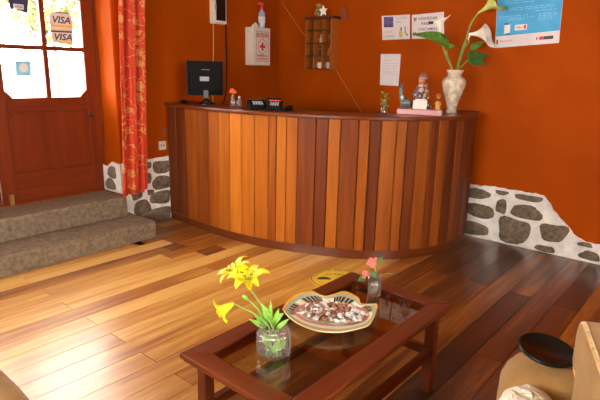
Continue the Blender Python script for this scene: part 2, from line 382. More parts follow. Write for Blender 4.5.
# stone footing of both walls: white mortar with field stones
def stone_blob(mb, ctr, a, b_, ex, ez, nrm, seed, m):
    rnd = random.Random(seed); n = 18; depth = 0.020
    rad = [1.04+rnd.uniform(-.24, .24) for _ in range(n)]; rad = [(rad[k-1]+2*rad[k]+rad[(k+1) % n])/4*(1+.09*sin(3*(2*pi*k/n)+seed)) for k in range(n)]
    rows = []
    for t, d in ((1.0, -0.006), (0.97, 0.35), (0.82, 0.8), (0.5, 1.0), (0.02, 1.05)):
        rows.append([ctr + ex*(a*t*rad[k]*abs(cos(2*pi*k/n))**0.75*(1 if cos(2*pi*k/n) > 0 else -1)) + ez*(b_*t*rad[k]*abs(sin(2*pi*k/n))**0.75*(1 if sin(2*pi*k/n) > 0 else -1)) + nrm*(depth*d*(1+rnd.uniform(-.15, .15))) for k in range(n)])
    mb.grid(rows, m=m, close=True)
def mortar_band(name, prof, mapf, nrm, stones, ex, parent, seed):
    pts = []
    for i in range(len(prof)-1):
        (a, za), (b2, zb) = prof[i], prof[i+1]; L_ = max(1, int(abs(b2-a)/0.03)+int(abs(zb-za)/0.03))
        for k in range(L_):
            t = k/L_; q = a+(b2-a)*t
            pts.append((q+noise.noise(Vector((q*30, seed, 0)))*0.008, za+(zb-za)*t+noise.noise(Vector((q*22, seed+5, 1)))*0.014))
    pts.append(prof[-1])
    poly = [mapf(q, z) for q, z in pts] + [mapf(prof[-1][0], 0.001), mapf(prof[0][0], 0.001)]
    mb = MB(); mb.prism(poly, nrm*0.024)
    bandf = mb.build('stone_footing', [M['mortar']], parent, bevel=0.006)
    sb = MB()
    for i, (q, z, a, b2) in enumerate(stones): stone_blob(sb, mapf(q, z)+nrm*0.022, a*1.0, b2*1.0, ex, Z, nrm, seed*100+i, 0)
    sb.build('field_stones', [M['stone']], bandf, smooth=True)
st_r = [(1.753,.427,.118,.047),(1.536,.474,.055,.019),(1.295,.463,.106,.030),(1.734,.265,.149,.062),(1.527,.343,.05,.068),(1.312,.335,.125,.060),(1.756,.085,.129,.062),(1.393,.155,.145,.112),(1.064,.19,.105,.082),(1.117,.038,.086,.028),(.811,.148,.058,.018),(.76,.062,.077,.037),
        (.55,.08,.09,.05),(.33,.09,.08,.055),(.1,.07,.09,.045),(2.05,.40,.11,.07),(2.06,.18,.12,.09)]
mortar_band('r', [(2.6,.50),(1.88,.50),(1.61,.515),(1.19,.51),(1.12,.44),(1.09,.39),(.96,.28),(.91,.22),(.84,.18),(.704,.165),(0.2,.15),(-1.5,.15)][::-1], lambda q, z: Vector((XW, q, z)), -X, st_r, Y, wall_r, 3)
st_l = [(2.645,.55,.06,.045),(2.66,.42,.06,.05),(2.81,.58,.055,.032),(2.81,.46,.045,.05),(2.988,.545,.11,.066),(2.98,.39,.115,.062),(2.737,.175,.085,.075),(2.957,.24,.115,.062),(2.90,.075,.17,.068),(2.835,.31,.035,.030),(2.68,.30,.055,.035),(3.25,.5,.12,.07),(3.25,.3,.12,.08)]
mortar_band('l', [(2.545,.63),(3.04,.645),(3.6,.63)], lambda q, z: Vector((q, YW, z)), -Y, st_l, X, wall_l, 5)
# the same mortar lining the foot of the door reveal
rb = MB(); rb.prism([Vector((DX1, y, z)) for y, z in ((YW-0.02, .34), (YW+.30, .34), (YW+.30, .60), (YW+.22, .57), (YW+.12, .635), (YW, .62), (YW-0.02, .63))], -X*0.02)
rv = rb.build('reveal_footing', M['mortar'], wall_l, bevel=0.006)
sb = MB(); stone_blob(sb, Vector((DX1-.02, YW+.12, .53)), .07, .055, Y, Z, -X, 901, 0); stone_blob(sb, Vector((DX1-.02, YW+.16, .41)), .08, .05, Y, Z, -X, 902, 0)
sb.build('field_stones', M['stone'], rv, smooth=True)
# faint raised plaster seam on the wall behind the curtain
tag(MB().tube([(3.066, YW-0.001, .66), (3.07, YW-.001, 1.3), (3.066, YW-.001, CEIL)], 0.004, 6).build('trim_1', M['wall']), kind='structure')

# unseen windows behind the camera, the rear one added for its fill lamp
for i, (lo, hi, ax) in enumerate((((XL-0.08, .4, .95), (XL-0.02, 2.8, 2.25), 'y'), ((-0.5, YB-.08, 1.15), (1.7, YB-0.02, 2.35), 'x'))):
    fr = MB(); t = 0.06
    if ax == 'y':
        fr.box(lo, (hi[0], hi[1], lo[2]+t)); fr.box((lo[0], lo[1], hi[2]-t), hi); fr.box((lo[0], lo[1], lo[2]+t), (hi[0], lo[1]+t, hi[2]-t)); fr.box((lo[0], hi[1]-t, lo[2]+t), (hi[0], hi[1], hi[2]-t)); fr.box((lo[0], 1.57, lo[2]+t), (hi[0], 1.63, hi[2]-t))
    else:
        fr.box(lo, (hi[0], hi[1], lo[2]+t)); fr.box((lo[0], lo[1], hi[2]-t), hi); fr.box((lo[0], lo[1], lo[2]+t), (lo[0]+t, hi[1], hi[2]-t)); fr.box((hi[0]-t, lo[1], lo[2]+t), (hi[0], hi[1], hi[2]-t)); fr.box((.57, lo[1], lo[2]+t), (.63, hi[1], hi[2]-t))
    wn = fr.build('window_%d' % (i+1), M['doorz']); tag(wn, kind='structure')

# door: two leaves in the deep reveal, glazed above, panelled below
door = empty('door_1', (1.6, 4.65, 0.34)); tag(door, kind='structure')
def door_leaf(x0, x1, mirror):
    ya, yb = 4.63, 4.675
    def mx_(x): return (x0+x1-x) if mirror else x
    def bx(a, b_, z0, z1, mb, m=0, yy=(ya, yb)):
        p, q = sorted((mx_(a), mx_(b_))); mb.box((p, yy[0], z0), (q, yy[1], z1), m)
    f = MB()
    L_ = x0; Rr = x1
    pL, pR, mL, mR = L_+0.115, Rr-0.115, 2.05, 2.092
    if x1 < 2: mL, mR = mL-0.94, mR-0.94
    bx(L_, pL, .34, 2.22, f); bx(pR, Rr, .34, 2.22, f)                      # stiles
    bx(pL, pR, .34, .60, f, 1); bx(pL, pR, 1.115, 1.235, f, 1); bx(pL, pR, 2.07, 2.22, f, 1)   # rails
    bx(pL, pR, 1.63, 1.668, f, 1); bx(mL, mR, 1.235, 1.63, f); bx(mL, mR, 1.668, 2.07, f)
    # rounded shoulders at the outer lower corners of the glazing and the upper corners of the panel
    for cx, s in ((pL, 1), (pR, -1)):
        for cz, dz in ((1.235, 1), (1.115, -1)):
            poly = [(mx_(cx), ya+.002, cz)]+[(mx_(cx+s*0.06*sin(a)*(1-.25*sin(2*a))), ya+.002, cz+dz*0.06*cos(a)*(1-.25*sin(2*a))) for a in [pi/2*k/6 for k in range(7)]]
            f.prism(poly, (0, .04, 0), 0)
    leaf = f.build('door_leaf', [M['doorz'], M['doorx']], door, bevel=0.004)
    p = MB(); bx(pL-.005, pR+.005, .595, 1.12, p, 0, (4.647, 4.662)); p.build('door_panel', M['doorz'], leaf)
    for za, zb in ((1.235, 1.63), (1.668, 2.07)):
        for xa, xb in ((pL, mL), (mR, pR)):
            g = MB(); bx(xa, xb, za, zb, g, 0, (4.650, 4.654)); g.build('pane', M['pane'], leaf)
    return leaf
leafR = door_leaf(1.595, 2.528, False); leafL = door_leaf(0.668, 1.590, True)
q = MB(); q.box((1.645, 4.618, .335), (1.685, 4.63, .425)); q.tube([(1.665, 4.612, .33), (1.665, 4.612, .43)], 0.006, 8); tag(q.build('bolt', M['brass'], leafR), 'small brass bolt')
q = MB(); q.box((DX1-.014, 4.60, .34), (DX1, 4.68, DZ1)); q.box((DX0, 4.60, .34), (DX0+.006, 4.68, DZ1)); q.box((DX0+.006, 4.60, 2.223), (DX1-.014, 4.68, 2.30)); q.box((DX0+.006, 4.60, 2.74), (DX1-.014, 4.68, DZ1)); q.box((1.57, 4.61, 2.30), (1.63, 4.67, 2.74)); q.build('door_frame', M['doorz'], door)
q = MB(); q.tube([(2.44, 4.62, 1.06), (2.44, 4.585, 1.06), (2.385, 4.585, 1.065)], 0.007, 8); q.lathe([(.016, 0), (.016, .01)], (2.44, 4.62, 1.06), 12, mat=Matrix.Rotation(radians(90), 4, 'X')); q.build('door_handle', M['darkgrey'], leafR, smooth=True)

for xa, xb in ((DX0+.006, 1.57), (1.63, DX1-.014)): MB().box((xa, 4.640, 2.30), (xb, 4.644, 2.74)).build('transom_pane', M['pane'], door)  # unseen transom added to let daylight down onto the steps and floor
# outside: bright courtyard
tag(MB().box((-8, YW+DD+.02, -.12), (14, 18, 0.28)).build('ground', M['courtyard']), kind='structure')
q = MB().box((-8, 12, .28), (14, 12.2, 1.5)).build('wall_courtyard', M['courtyard']); tag(q, kind='structure')
def shrub(x, y, s, label):
    o_ = empty('shrub', (x, y, .28), label, 'shrub', 'shrubs outside the door')
    mb = MB(); rnd = random.Random(int(x*10))
    for _ in range(420):
        d = Vector((rnd.gauss(0, 1), rnd.gauss(0, 1), rnd.gauss(0, 1))).normalized()*rnd.uniform(.55, 1)
        c = Vector((x, y, 2.55))+Vector((d.x*s, d.y*s, d.z*s*.85)); a = Vector((rnd.gauss(0, 1), rnd.gauss(0, 1), rnd.gauss(0, 1))).normalized(); b2 = a.cross(d).normalized()
        L1 = s*.16
        mb.add([c-a*L1, c+b2*L1*.4, c+a*L1, c-b2*L1*.4], [(0, 1, 2, 3)])
    mb.build('foliage', M['bush'], o_)
    MB().tube([(x, y, .28), (x+.05, y, 1.2), (x, y, 2.3)], [.05, .035, .02], 6).build('stem', M['anther'], o_)
shrub(3.0, 10.6, .95, 'sunlit shrub seen through the upper left door pane')
shrub(5.0, 10.8, .8, 'sunlit shrub seen through the upper right door pane')

# entrance steps
steps = empty('entrance_steps', (1.0, 4.2, 0), 'worn grey concrete steps leading up to the wooden door', 'steps')
def step(x0, x1, y0, y1, z0, z1):
    mb = MB(); n = 40; rows = []
    prof = [(y0, z0), (y0, z0+(z1-z0)*.5), (y0+.004, z1-.02), (y0+.016, z1-.003), (y0+.04, z1), ((y0+y1)/2, z1-.004), (y1, z1)]
    for i, (yy, zz) in enumerate(prof):
        rows.append([Vector((x0+(x1-x0)*k/n, yy+noise.noise(Vector((k*.55, i*.7, z1*9)))*.010, zz+(noise.noise(Vector((k*.5, i*1.3, z1*5)))*.006 if i else 0))) for k in range(n+1)])
    mb.grid(rows)
    end = [r[-1] for r in rows]+[Vector((x1, y1, z0))]; mb.add(end, [tuple(range(len(end)))])
    end = [r[0] for r in rows]+[Vector((x0, y1, z0))]; mb.add(end, [tuple(range(len(end)))[::-1]])
    return mb.build('step', M['concrete'], steps, weld=True, smooth=False)
step(-0.4, 2.585, 3.89, 4.345, 0.001, .155)
step(DX0+.004, 2.515, 4.23, 4.622, 0.156, .334)

# ------------------------------------------------------------------ reception counter
CP = [(3.075,4.33),(3.035,3.9),(3.02,3.5),(3.05,3.12),(3.125,2.83),(3.245,2.52),(3.395,2.24),(3.56,2.05),(3.80,1.88),(4.08,1.79),(4.38,1.775),(4.665,1.845)]
CPTS = catmull([(*p, 0) for p in CP], 20)
CS = [0.0]
for a, b2 in zip(CPTS, CPTS[1:]): CS.append(CS[-1]+(b2-a).length)
def cnt(s, off=0.0, z=0.0):
    if off > 0.02 and s > CS[-1]-.25: off = off - (off-.015)*((s-CS[-1]+.25)/.25)**2
    if off > 0.02 and s < .02: s = .02
    """point on the counter line at arc length s, moved outwards by off"""
    s = max(0, min(CS[-1], s)); i = max(j for j in range(len(CS)-1) if CS[j] <= s+1e-9)
    t = (s-CS[i])/(CS[i+1]-CS[i]); p = CPTS[i].lerp(CPTS[i+1], t)
    i0, i1 = max(0, i-2), min(len(CPTS)-1, i+3); T = (CPTS[i1]-CPTS[i0]).normalized()
    nrm = Vector((T.y, -T.x, 0))
    if nrm.dot(Vector((-1, -1, 0))) < 0 and s < 2.6: nrm = -nrm
    return Vector((p.x, p.y, z)) + nrm*off
CTOP = 1.18
counter = empty('reception_counter', (3.5, 2.7, 0), 'tall curved reception counter clad in upright varnished boards of mixed brown tones', 'counter')
bounds = [0.0,.16,.342,.515,.696,.833,.971,1.107,1.25,1.386,1.458,1.549,1.648,1.80,1.899,1.998,2.14,2.225,2.312,2.437,2.522,2.612,2.731,2.819,2.923,3.041,3.13,3.22,3.34,CS[-1]]
btone = [.24,.22,.46,.38,.56,.66,.78,.68,.66,.52,.68,.62,.34,.26,.62,.34,.56,.22,.54,.56,.24,.46,.24,.52,.14,.36,.20,.24,.20,.2]  # first two boards darkened to paint in shade where the front turns away
pb = MB()
for i in range(len(bounds)-1):
    s0, s1 = bounds[i]+.0022, bounds[i+1]-.0022; nseg = 4; tn = btone[i]+i*.0003
    fr = [cnt(s0+(s1-s0)*k/nseg, 0.010) for k in range(nseg+1)]; bk = [cnt(s0+(s1-s0)*k/nseg, -0.012) for k in range(nseg+1)]
    fr[0] = cnt(s0, .004); fr.insert(1, cnt(s0+.005, .010)); fr[-1] = cnt(s1, .004); fr.insert(-1, cnt(s1-.005, .010))
    poly = [Vector((p.x, p.y, .078)) for p in fr] + [Vector((p.x, p.y, .078)) for p in bk[::-1]]
    pb.prism(poly, (0, 0, CTOP-.034-.078), 0, tn)
pb.build('board_cladding', M['panel'], counter)
NS = 90
def ribbon(mb, o1, o2, z0, z1, m=0):
    ss = [CS[-1]*k/NS for k in range(NS+1)]
    a = [cnt(s, o1) for s in ss]; b2 = [cnt(s, o2) for s in ss]
    ring = lambda z: None
    rows = [[Vector((p.x, p.y, z0)) for p in a], [Vector((p.x, p.y, z1)) for p in a], [Vector((p.x, p.y, z1)) for p in b2], [Vector((p.x, p.y, z0)) for p in b2], [Vector((p.x, p.y, z0)) for p in a]]
    mb.grid(rows, m)
    for k in (0, NS):
        c4 = [Vector((a[k].x, a[k].y, z0)), Vector((a[k].x, a[k].y, z1)), Vector((b2[k].x, b2[k].y, z1)), Vector((b2[k].x, b2[k].y, z0))]
        mb.add(c4, [(0, 1, 2, 3)], m)
q = MB(); ribbon(q, -.0125, -.035, .078, CTOP-.034); q.build('backing_panel', M['shelfd'], counter)
q = MB(); ribbon(q, .004, -.03, .001, .050); ribbon(q, .012, -.03, .050, .0765); q.build('plinth', M['top'], counter, weld=True)
q = MB(); ribbon(q, .048, -.34, CTOP-.033, CTOP); q.build('countertop', M['top'], counter, bevel=.010, bseg=3, weld=True)

# ------------------------------------------------------------------ curtain
cz0 = .345; mb = MB(); rows = []
nz = 30
for i in range(nz+1):
    z = cz0 + (CEIL-.15-cz0)*i/nz; row = []; rise = .0
    wob = .012*sin(z*2.3)
    for k in range(61):
        t = k/60; x = 2.470+wob*.3+t*.295+(z-.37)*.045
        ph = t*2*pi*2.6+.5*sin(z*1.1)
        y = 4.235 - .030*sin(ph) - .010*sin(ph*2.1+z) + .035*(t > .76)*(t-.76)*4
        zz = z + (.03*(t > .78) if i == 0 else 0)
        row.append(Vector((x, y, zz)))
    rows.append(row)
mb.grid(rows)
cur = mb.build('curtain', M['curtain'], smooth=True, solid=.004); tag(cur, 'long salmon red curtain with beige flower print hanging beside the door', 'curtain')

# ------------------------------------------------------------------ coffee table
TX0, TX1, TY0, TY1, TZ = 1.055, 2.195, .885, 1.475, .45
table = empty('coffee_table', ((TX0+TX1)/2, (TY0+TY1)/2, 0), 'low dark reddish wooden coffee table with smoked glass inset top', 'table')
fw = .088
def rail(a, b2, c, d, m):
    mb = MB(); mb.prism([Vector((*p, TZ-.022)) for p in (a, b2, c, d)], (0, 0, .022)); return mb.build('top_rail', M[m], table, bevel=.006, bseg=3)
ix0, ix1, iy0, iy1 = TX0+fw, TX1-fw, TY0+fw, TY1-fw
rail((TX0, TY0), (TX1, TY0), (ix1, iy0), (ix0, iy0), 'tabx'); rail((TX1, TY1), (TX0, TY1), (ix0, iy1), (ix1, iy1), 'tabx')
rail((TX0, TY1), (TX0, TY0), (ix0, iy0), (ix0, iy1), 'taby'); rail((TX1, TY0), (TX1, TY1), (ix1, iy1), (ix1, iy0), 'taby')
MB().box((ix0-.006, iy0-.006, TZ-.012), (ix1+.006, iy1+.006, TZ-.006)).build('glass_top', M['tableglass'], table)
e = .018; lw = .048
q = MB()   # moulded lip under the rails and the aprons
lip = [(TX0+.008, TY0+.008), (TX1-.008, TY0+.008), (TX1-.008, TY1-.008), (TX0+.008, TY1-.008)]
for (xa, ya, xb, yb) in ((TX0+.010, TY0+.010, TX1-.010, TY0+.05), (TX0+.010, TY1-.05, TX1-.010, TY1-.010), (TX0+.010, TY0+.05, TX0+.05, TY1-.05), (TX1-.05, TY0+.05, TX1-.010, TY1-.05)):
    q.box((xa, ya, TZ-.034), (xb, yb, TZ-.0225))
q.build('moulding', M['tabx'], table, bevel=.004)
q = MB()
for (xa, ya, xb, yb) in ((TX0+.09, TY0+.05, TX1-.09, TY0+.07), (TX0+.09, TY1-.07, TX1-.09, TY1-.05), (TX0+.045, TY0+.09, TX0+.065, TY1-.09), (TX1-.065, TY0+.09, TX1-.045, TY1-.09)):
    q.box((xa, ya, TZ-.066), (xb, yb, TZ-.0345))
q.build('apron', M['tabx'], table, bevel=.002)
legs = [(TX0+.055, TY0+.035), (TX1-.055-lw, TY0+.035), (TX0+.055, TY1-.035-lw), (TX1-.055-lw, TY1-.035-lw)]
for lx, ly in legs:
    MB().box((lx, ly, 0), (lx+lw, ly+lw, TZ-.0345)).build('leg', M['tabz'], table, bevel=.004)
zs = .19
for ly in (legs[0][1], legs[2][1]):
    MB().box((legs[0][0]+lw, ly+.008, zs), (legs[1][0], ly+.040, zs+.04)).build('stretcher', M['tabx'], table, bevel=.003)
for lx in (legs[0][0], legs[1][0]):
    MB().box((lx+.008, legs[0][1]+lw, zs), (lx+.040, legs[2][1], zs+.04)).build('stretcher', M['taby'], table, bevel=.003)

# ------------------------------------------------------------------ ceramic dish with wrapped sweets
out = [(1.54,1.383),(1.61,1.418),(1.706,1.442),(1.775,1.413),(1.770,1.335),(1.813,1.312),(1.880,1.292),(1.868,1.208),(1.822,1.155),(1.864,1.103),(1.797,1.065),(1.724,1.034),(1.664,1.02),(1.6,1.041),(1.539,1.076),(1.49,1.147),(1.48,1.232),(1.503,1.318)]
BC = Vector((1.672, 1.212, 0))
OUTC = catmull([(*p, 0) for p in out+[out[0]]], 6)[:-1]
OUTC = [p*1.016 for p in OUTC]; BC = BC*1.016
N = len(OUTC)
def ell(p):   # inner oval in the same direction as p
    u = Vector((1.789-1.566, 1.299-1.131, 0)).normalized(); d = (p-BC).normalized()
    ax = Vector((.60, -.80, 0)); ay = Vector((.80, .60, 0))
    ca, sa = d.dot(ax), d.dot(ay); r = 1/sqrt((ca/.162)**2+(sa/.112)**2)
    return BC + d*r
dish = empty('serving_dish', (BC.x, BC.y, TZ), 'large wavy edged hand painted ceramic dish full of wrapped sweets on the table', 'dish')
levels = [(0, .452, 'e'), (.0, .462, 'e')]
rows = []
def lv(t, z): rows.append([Vector((*(ell(p)+(p-ell(p))*t).xy, z)) for p in OUTC])
def lvi(s, z): rows.append([Vector((*(BC+(ell(p)-BC)*s).xy, z)) for p in OUTC])
lvi(0.02, TZ+.004); lvi(.4, TZ+.001); lvi(.8, TZ+.001); lvi(.95, TZ+.004); lv(.3, TZ+.008); lv(.95, TZ+.020); lv(1.0, TZ+.024)   # underside
K0 = len(rows)
tl = [1.0, .92, .84, .78, .70, .62, .54, .46, .38, .30, .20, .10, 0.0]
for t in tl: lv(t*.995, TZ+.013+.014*t)
for s_, z in ((.93, .011), (.86, .009), (.72, .007), (.4, .006), (.02, .006)): lvi(s_, TZ+z)
YEL, GRN, CRM, PNK, DRK = (.88, .46, .02), (.40, .45, .33), (.84, .81, .60), (.70, .28, .23), (.035, .025, .02)
lobes = [13, 24, 38, 52, 57, 100]
def dist_lobe(j): return (OUTC[j]-ell(OUTC[j])).length
def dish_col(i, j):
    if i < K0: return CRM
    k = i-K0
    if k < 2: return YEL
    if k < 6: return GRN
    if k >= 11 and k < 14: return PNK
    if k >= 14: return CRM
    dl = dist_lobe(j)
    if any(min(abs(j/6-c_), 18-abs(j/6-c_)) < .95 for c_ in (.2, 2.6, 6.1, 9.2)) and dl > .045 and 5 <= k <= 10:
        return DRK if j % 2 else (.38, .34, .24)
    return CRM
mb = MB(); mb.grid(rows, close=True, colf=dish_col)
mb.build('dish_body', M['ceramic'], dish, smooth=True)
# sweets
def candy(kind):
    o_ = empty('wrapped_sweet', (0, 0, 0))
    mb = MB(); mb.ball((0, 0, 0), (.0150, .0115, .0100), 8)
    mb.build('sweet', M['candybrown' if kind else 'candysilver'], o_, smooth=True)
    mb = MB()
    rowsx = []
    for xx, wd, t in ((-.025, .0115, 1), (-.021, .0087, .6), (-.012, .003, .1), (0, .003, 0), (.012, .003, .1), (.021, .0087, .6), (.025, .0115, 1)):
        rowsx.append([Vector((xx, wd*(k/4-.5)*2, .0025*(1 if k % 2 else -1)*t)) for k in range(5)])
    mb.grid(rowsx)
    mb.build('wrapper', M['candybrown' if kind else 'candysilver'], o_, solid=.0006)
    return o_
protos = [candy(0), candy(1)]
def copy_thing(o_):
    c = o_.copy(); col.objects.link(c)
    for ch in o_.children:
        d = ch.copy(); col.objects.link(d); d.parent = c
        for g_ in ch.children:
            h_ = g_.copy(); col.objects.link(h_); h_.parent = d
    return c
ax, ay = Vector((.60, -.80, 0)), Vector((.80, .60, 0)); used = [False, False]
rnd = random.Random(11); placed = []
tries = 0
while len(placed) < 88 and tries < 6000:
    tries += 1
    lay = 0 if len(placed) < 52 else 1
    r = sqrt(rnd.random())*(.84 if lay == 0 else .62); a = rnd.uniform(0, 2*pi)
    p = BC + ax*(r*cos(a)*.162) + ay*(r*sin(a)*.112); z = TZ+.0175+lay*.0145+.003*rnd.random() + (.003 if r > .72 else 0)
    if any((Vector((p.x, p.y, z))-qq).length < .0185 for qq in placed): 
        if tries < 5000: continue
    placed.append(Vector((p.x, p.y, z)))
for i, p in enumerate(placed):
    kind = 1 if rnd.random() < .48 else 0
    if used[kind]: o_ = copy_thing(protos[kind])
    else: o_ = protos[kind]; used[kind] = True
    o_.location = p; o_.rotation_euler = (rnd.uniform(-.35, .35), rnd.uniform(-.35, .35), rnd.uniform(0, pi))
    tag(o_, 'small brown sweet in a twisted brown wrapper in the painted dish' if kind else 'small silvery white wrapped sweet in the painted dish', 'sweet', 'brown wrapped sweets in the dish' if kind else 'silvery wrapped sweets in the dish')

# ------------------------------------------------------------------ ribbed glass jar and yellow lilies
JC = Vector((1.299, 1.21, TZ))
jar = empty('glass_jar', JC, 'ribbed clear glass jar of water holding the yellow lilies', 'jar')
prof = [(.052, .0), (.060, .004), (.0635, .012), (.0635, .082), (.060, .093), (.052, .099), (.050, .104), (.050, .114), (.053, .118)]
prin = [(r-.0045, z+(.006 if z < .01 else 0)) for r, z in prof][::-1]
mb = MB(); mb.lathe(prof+prin, JC, 144, ripple=.03, rn=24); mb.build('jar_glass', M['jarglass'], jar, smooth=True)
mb = MB(); mb.lathe([(.044, .007), (.055, .008), (.0595, .02), (.0595, .06), (.001, .061)], JC, 32); mb.build('water', M['water'], jar, smooth=True)
mb = MB(); mb.tube([JC+Vector((.05*cos(a), .05*sin(a), .116)) for a in [2*pi*k/32 for k in range(33)]], .0028, 6, cap=False); mb.build('rim', M['jarglass'], jar, smooth=True)

def petal(mb, o_, axis, rad, L_, W, curl, flare, m=0):
    axis = axis.normalized(); rad = (rad-axis*rad.dot(axis)).normalized(); side = axis.cross(rad)
    rows = []; n = 9
    pos = Vector(o_); ang = flare[0]
    for i in range(n+1):
        t = i/n; d = axis*cos(ang)+rad*sin(ang); nr = axis*sin(ang)-rad*cos(ang)
        wv = W*(sin(pi*min(1, .08+t*.92))**.8)*(.55+.9*t if t < .5 else 1.0)
        if i == n: wv = .0005
        wv *= .5
        rows.append([pos+side*(wv*k)+nr*(-abs(k)**2*wv*-.28) for k in (-1, -.5, 0, .5, 1)])
        pos = pos + d*(L_/n); ang = flare[0]+(flare[1]-flare[0])*min(1, t*1.5)+curl*max(0, t-.45)**1.3
    mb.grid(rows, m)
def perp(a):
    a = a.normalized(); b2 = a.cross(Z)
    if b2.length < .1: b2 = a.cross(X)
    return b2.normalized()
def lily_bloom(parent, o_, axis, L_, W, curl=3.2, flare=(.25, 1.1), rot=0, n=6, st=True):
    o_ = Vector(o_); axis = Vector(axis).normalized(); u = perp(axis); v = axis.cross(u)
    mb = MB()
    for k in range(n):
        a = rot+2*pi*k/n; petal(mb, o_, axis, u*cos(a)+v*sin(a), L_*(1 if k % 2 else .94), W*(1 if k % 2 else .78), curl, flare)
    bl = mb.build('bloom', M['yellow'], parent, smooth=True, solid=.0012)
    if st:
        mb = MB()
        for k in range(5):
            a = 2*pi*k/5+.3; d = (axis*1+(u*cos(a)+v*sin(a))*.28).normalized()
            tip = o_+d*L_*.62; mb.tube([o_+axis*.01, o_+axis*L_*.3+(d-axis)*L_*.1, tip], .0012, 5)
            mb.tube([tip-u*.006, tip+u*.006], .0024, 6, m=1)
        mb.build('stamens', [M['stem'], M['anther']], bl, smooth=True)
    return bl
def leaf_blade(mb, base, tip, W, nrm, m=0, bend=.0, fold=.25, shape='lance'):
    base, tip, nrm = Vector(base), Vector(tip), Vector(nrm).normalized(); d = tip-base; s = d.cross(nrm).normalized(); n2 = s.cross(d).normalized()
    rows = []; n = 9
    for i in range(n+1):
        t = i/n; wv = W*.5*(sin(pi*t**.7) if shape == 'lance' else (sin(pi*min(1, t**.55))*1.05)) if 0 < t < 1 else .0006
        c = base+d*t+n2*(bend*sin(pi*t))
        rows.append([c+s*(wv*k)+n2*(abs(k)*wv*fold) for k in (-1, -.5, 0, .5, 1)])
    mb.grid(rows, m)
dJ = (JC-EYE).dot(FWD)
def J(u, v, dd=0): return at_d(u, v, dJ+dd)
T_ = -FWD        # towards the room's seating
neck = JC+Vector((0, 0, .12))
UP, LF = Z, -RGT
lilyA = empty('lily_stem', JC+Vector((.01, .01, .012)), 'tall yellow lily stem with open blooms leaning left in the ribbed jar', 'flower')
pA = [JC+Vector((.025, -.015, .012)), JC+Vector((.01, .0, .07)), neck+Vector((-.01, .005, .005)), J(262, 306), J(255, 296), J(250, 289)]
MB().tube(catmull(pA, 5), .0033, 8).build('stem', M['stem'], lilyA, smooth=True)
lily_bloom(lilyA, J(250, 290), (LF*.10+UP*.95-FWD*.22), .135, .050, rot=.5, flare=(.25, 1.35), curl=3.6)
mb = MB(); mb.tube(catmull([J(256, 298), J(250, 288, .03), J(244, 282, .04)], 4), .0025, 6); mb.build('stem', M['stem'], lilyA, smooth=True)
lily_bloom(lilyA, J(243, 283, .04), (LF*.55+UP*.85-FWD*.05), .135, .046, rot=.2, flare=(.2, 1.35), curl=3.4)
lilyB = empty('lily_stem', JC+Vector((-.02, .0, .012)), 'lower yellow lily stem drooping left with a hanging bloom in the ribbed jar', 'flower')
pB = [JC+Vector((-.02, .01, .012)), JC+Vector((-.01, .01, .07)), neck+Vector((-.02, .01, .0)), J(255, 314), J(243, 308), J(233, 303)]
MB().tube(catmull(pB, 5), .003, 8).build('stem', M['stem'], lilyB, smooth=True)
lily_bloom(lilyB, J(234, 303), (LF*.75-UP*.5-FWD*.15), .10, .042, rot=.3, flare=(.2, 1.1), curl=3.0)
lilyC = empty('lily_stem', JC+Vector((.02, .02, .012)), 'slim lily stem carrying a closed green bud in the ribbed jar', 'flower')
pC = [JC+Vector((.03, .02, .012)), JC+Vector((.01, .02, .07)), neck+Vector((.0, .0, .003)), J(263, 315, -.02), J(254, 305, -.03), J(247, 299, -.03)]
MB().tube(catmull(pC, 5), .0028, 8).build('stem', M['stem'], lilyC, smooth=True)
d = (LF*.7+UP*.7).normalized()
mb = MB(); mb.tube([J(248, 300, -.03)+d*.030*t for t in (0, .15, .4, .7, .9, 1.0)], [.003, .006, .0085, .008, .005, .001], 10); mb.build('bud', M['leaf'], lilyC, smooth=True)
lv_spec = [((270, 322), (262, 303), .030, lilyA), ((272, 322), (284, 313), .032, lilyA), ((268, 326), (254, 315), .026, lilyB), ((270, 320), (271, 300), .018, lilyC),
           ((274, 326), (279, 308), .026, lilyC), ((266, 328), (249, 319), .022, lilyB), ((276, 330), (290, 318), .02, lilyA), ((267, 324), (257, 306), .02, lilyC)]
for i, (a, b2, wv, par) in enumerate(lv_spec):
    mb = MB(); leaf_blade(mb, J(*a, .01*(i % 3)-.01), J(*b2, .02*(i % 3)-.03), wv, -FWD+Z*.5, bend=.008); mb.build('leaf', M['leaf'], par, smooth=True, solid=.0008)
for i in range(5):   # leaves standing in the water
    a = i*1.25; mb = MB(); b0 = JC+Vector((.02*cos(a), .02*sin(a), .014))
    leaf_blade(mb, b0, JC+Vector((.042*cos(a+.8), .042*sin(a+.8), .075)), .03, Vector((cos(a), sin(a), .2)), bend=.006); mb.build('leaf', M['leaf'], (lilyA, lilyB, lilyC)[i % 3], smooth=True, solid=.0008)

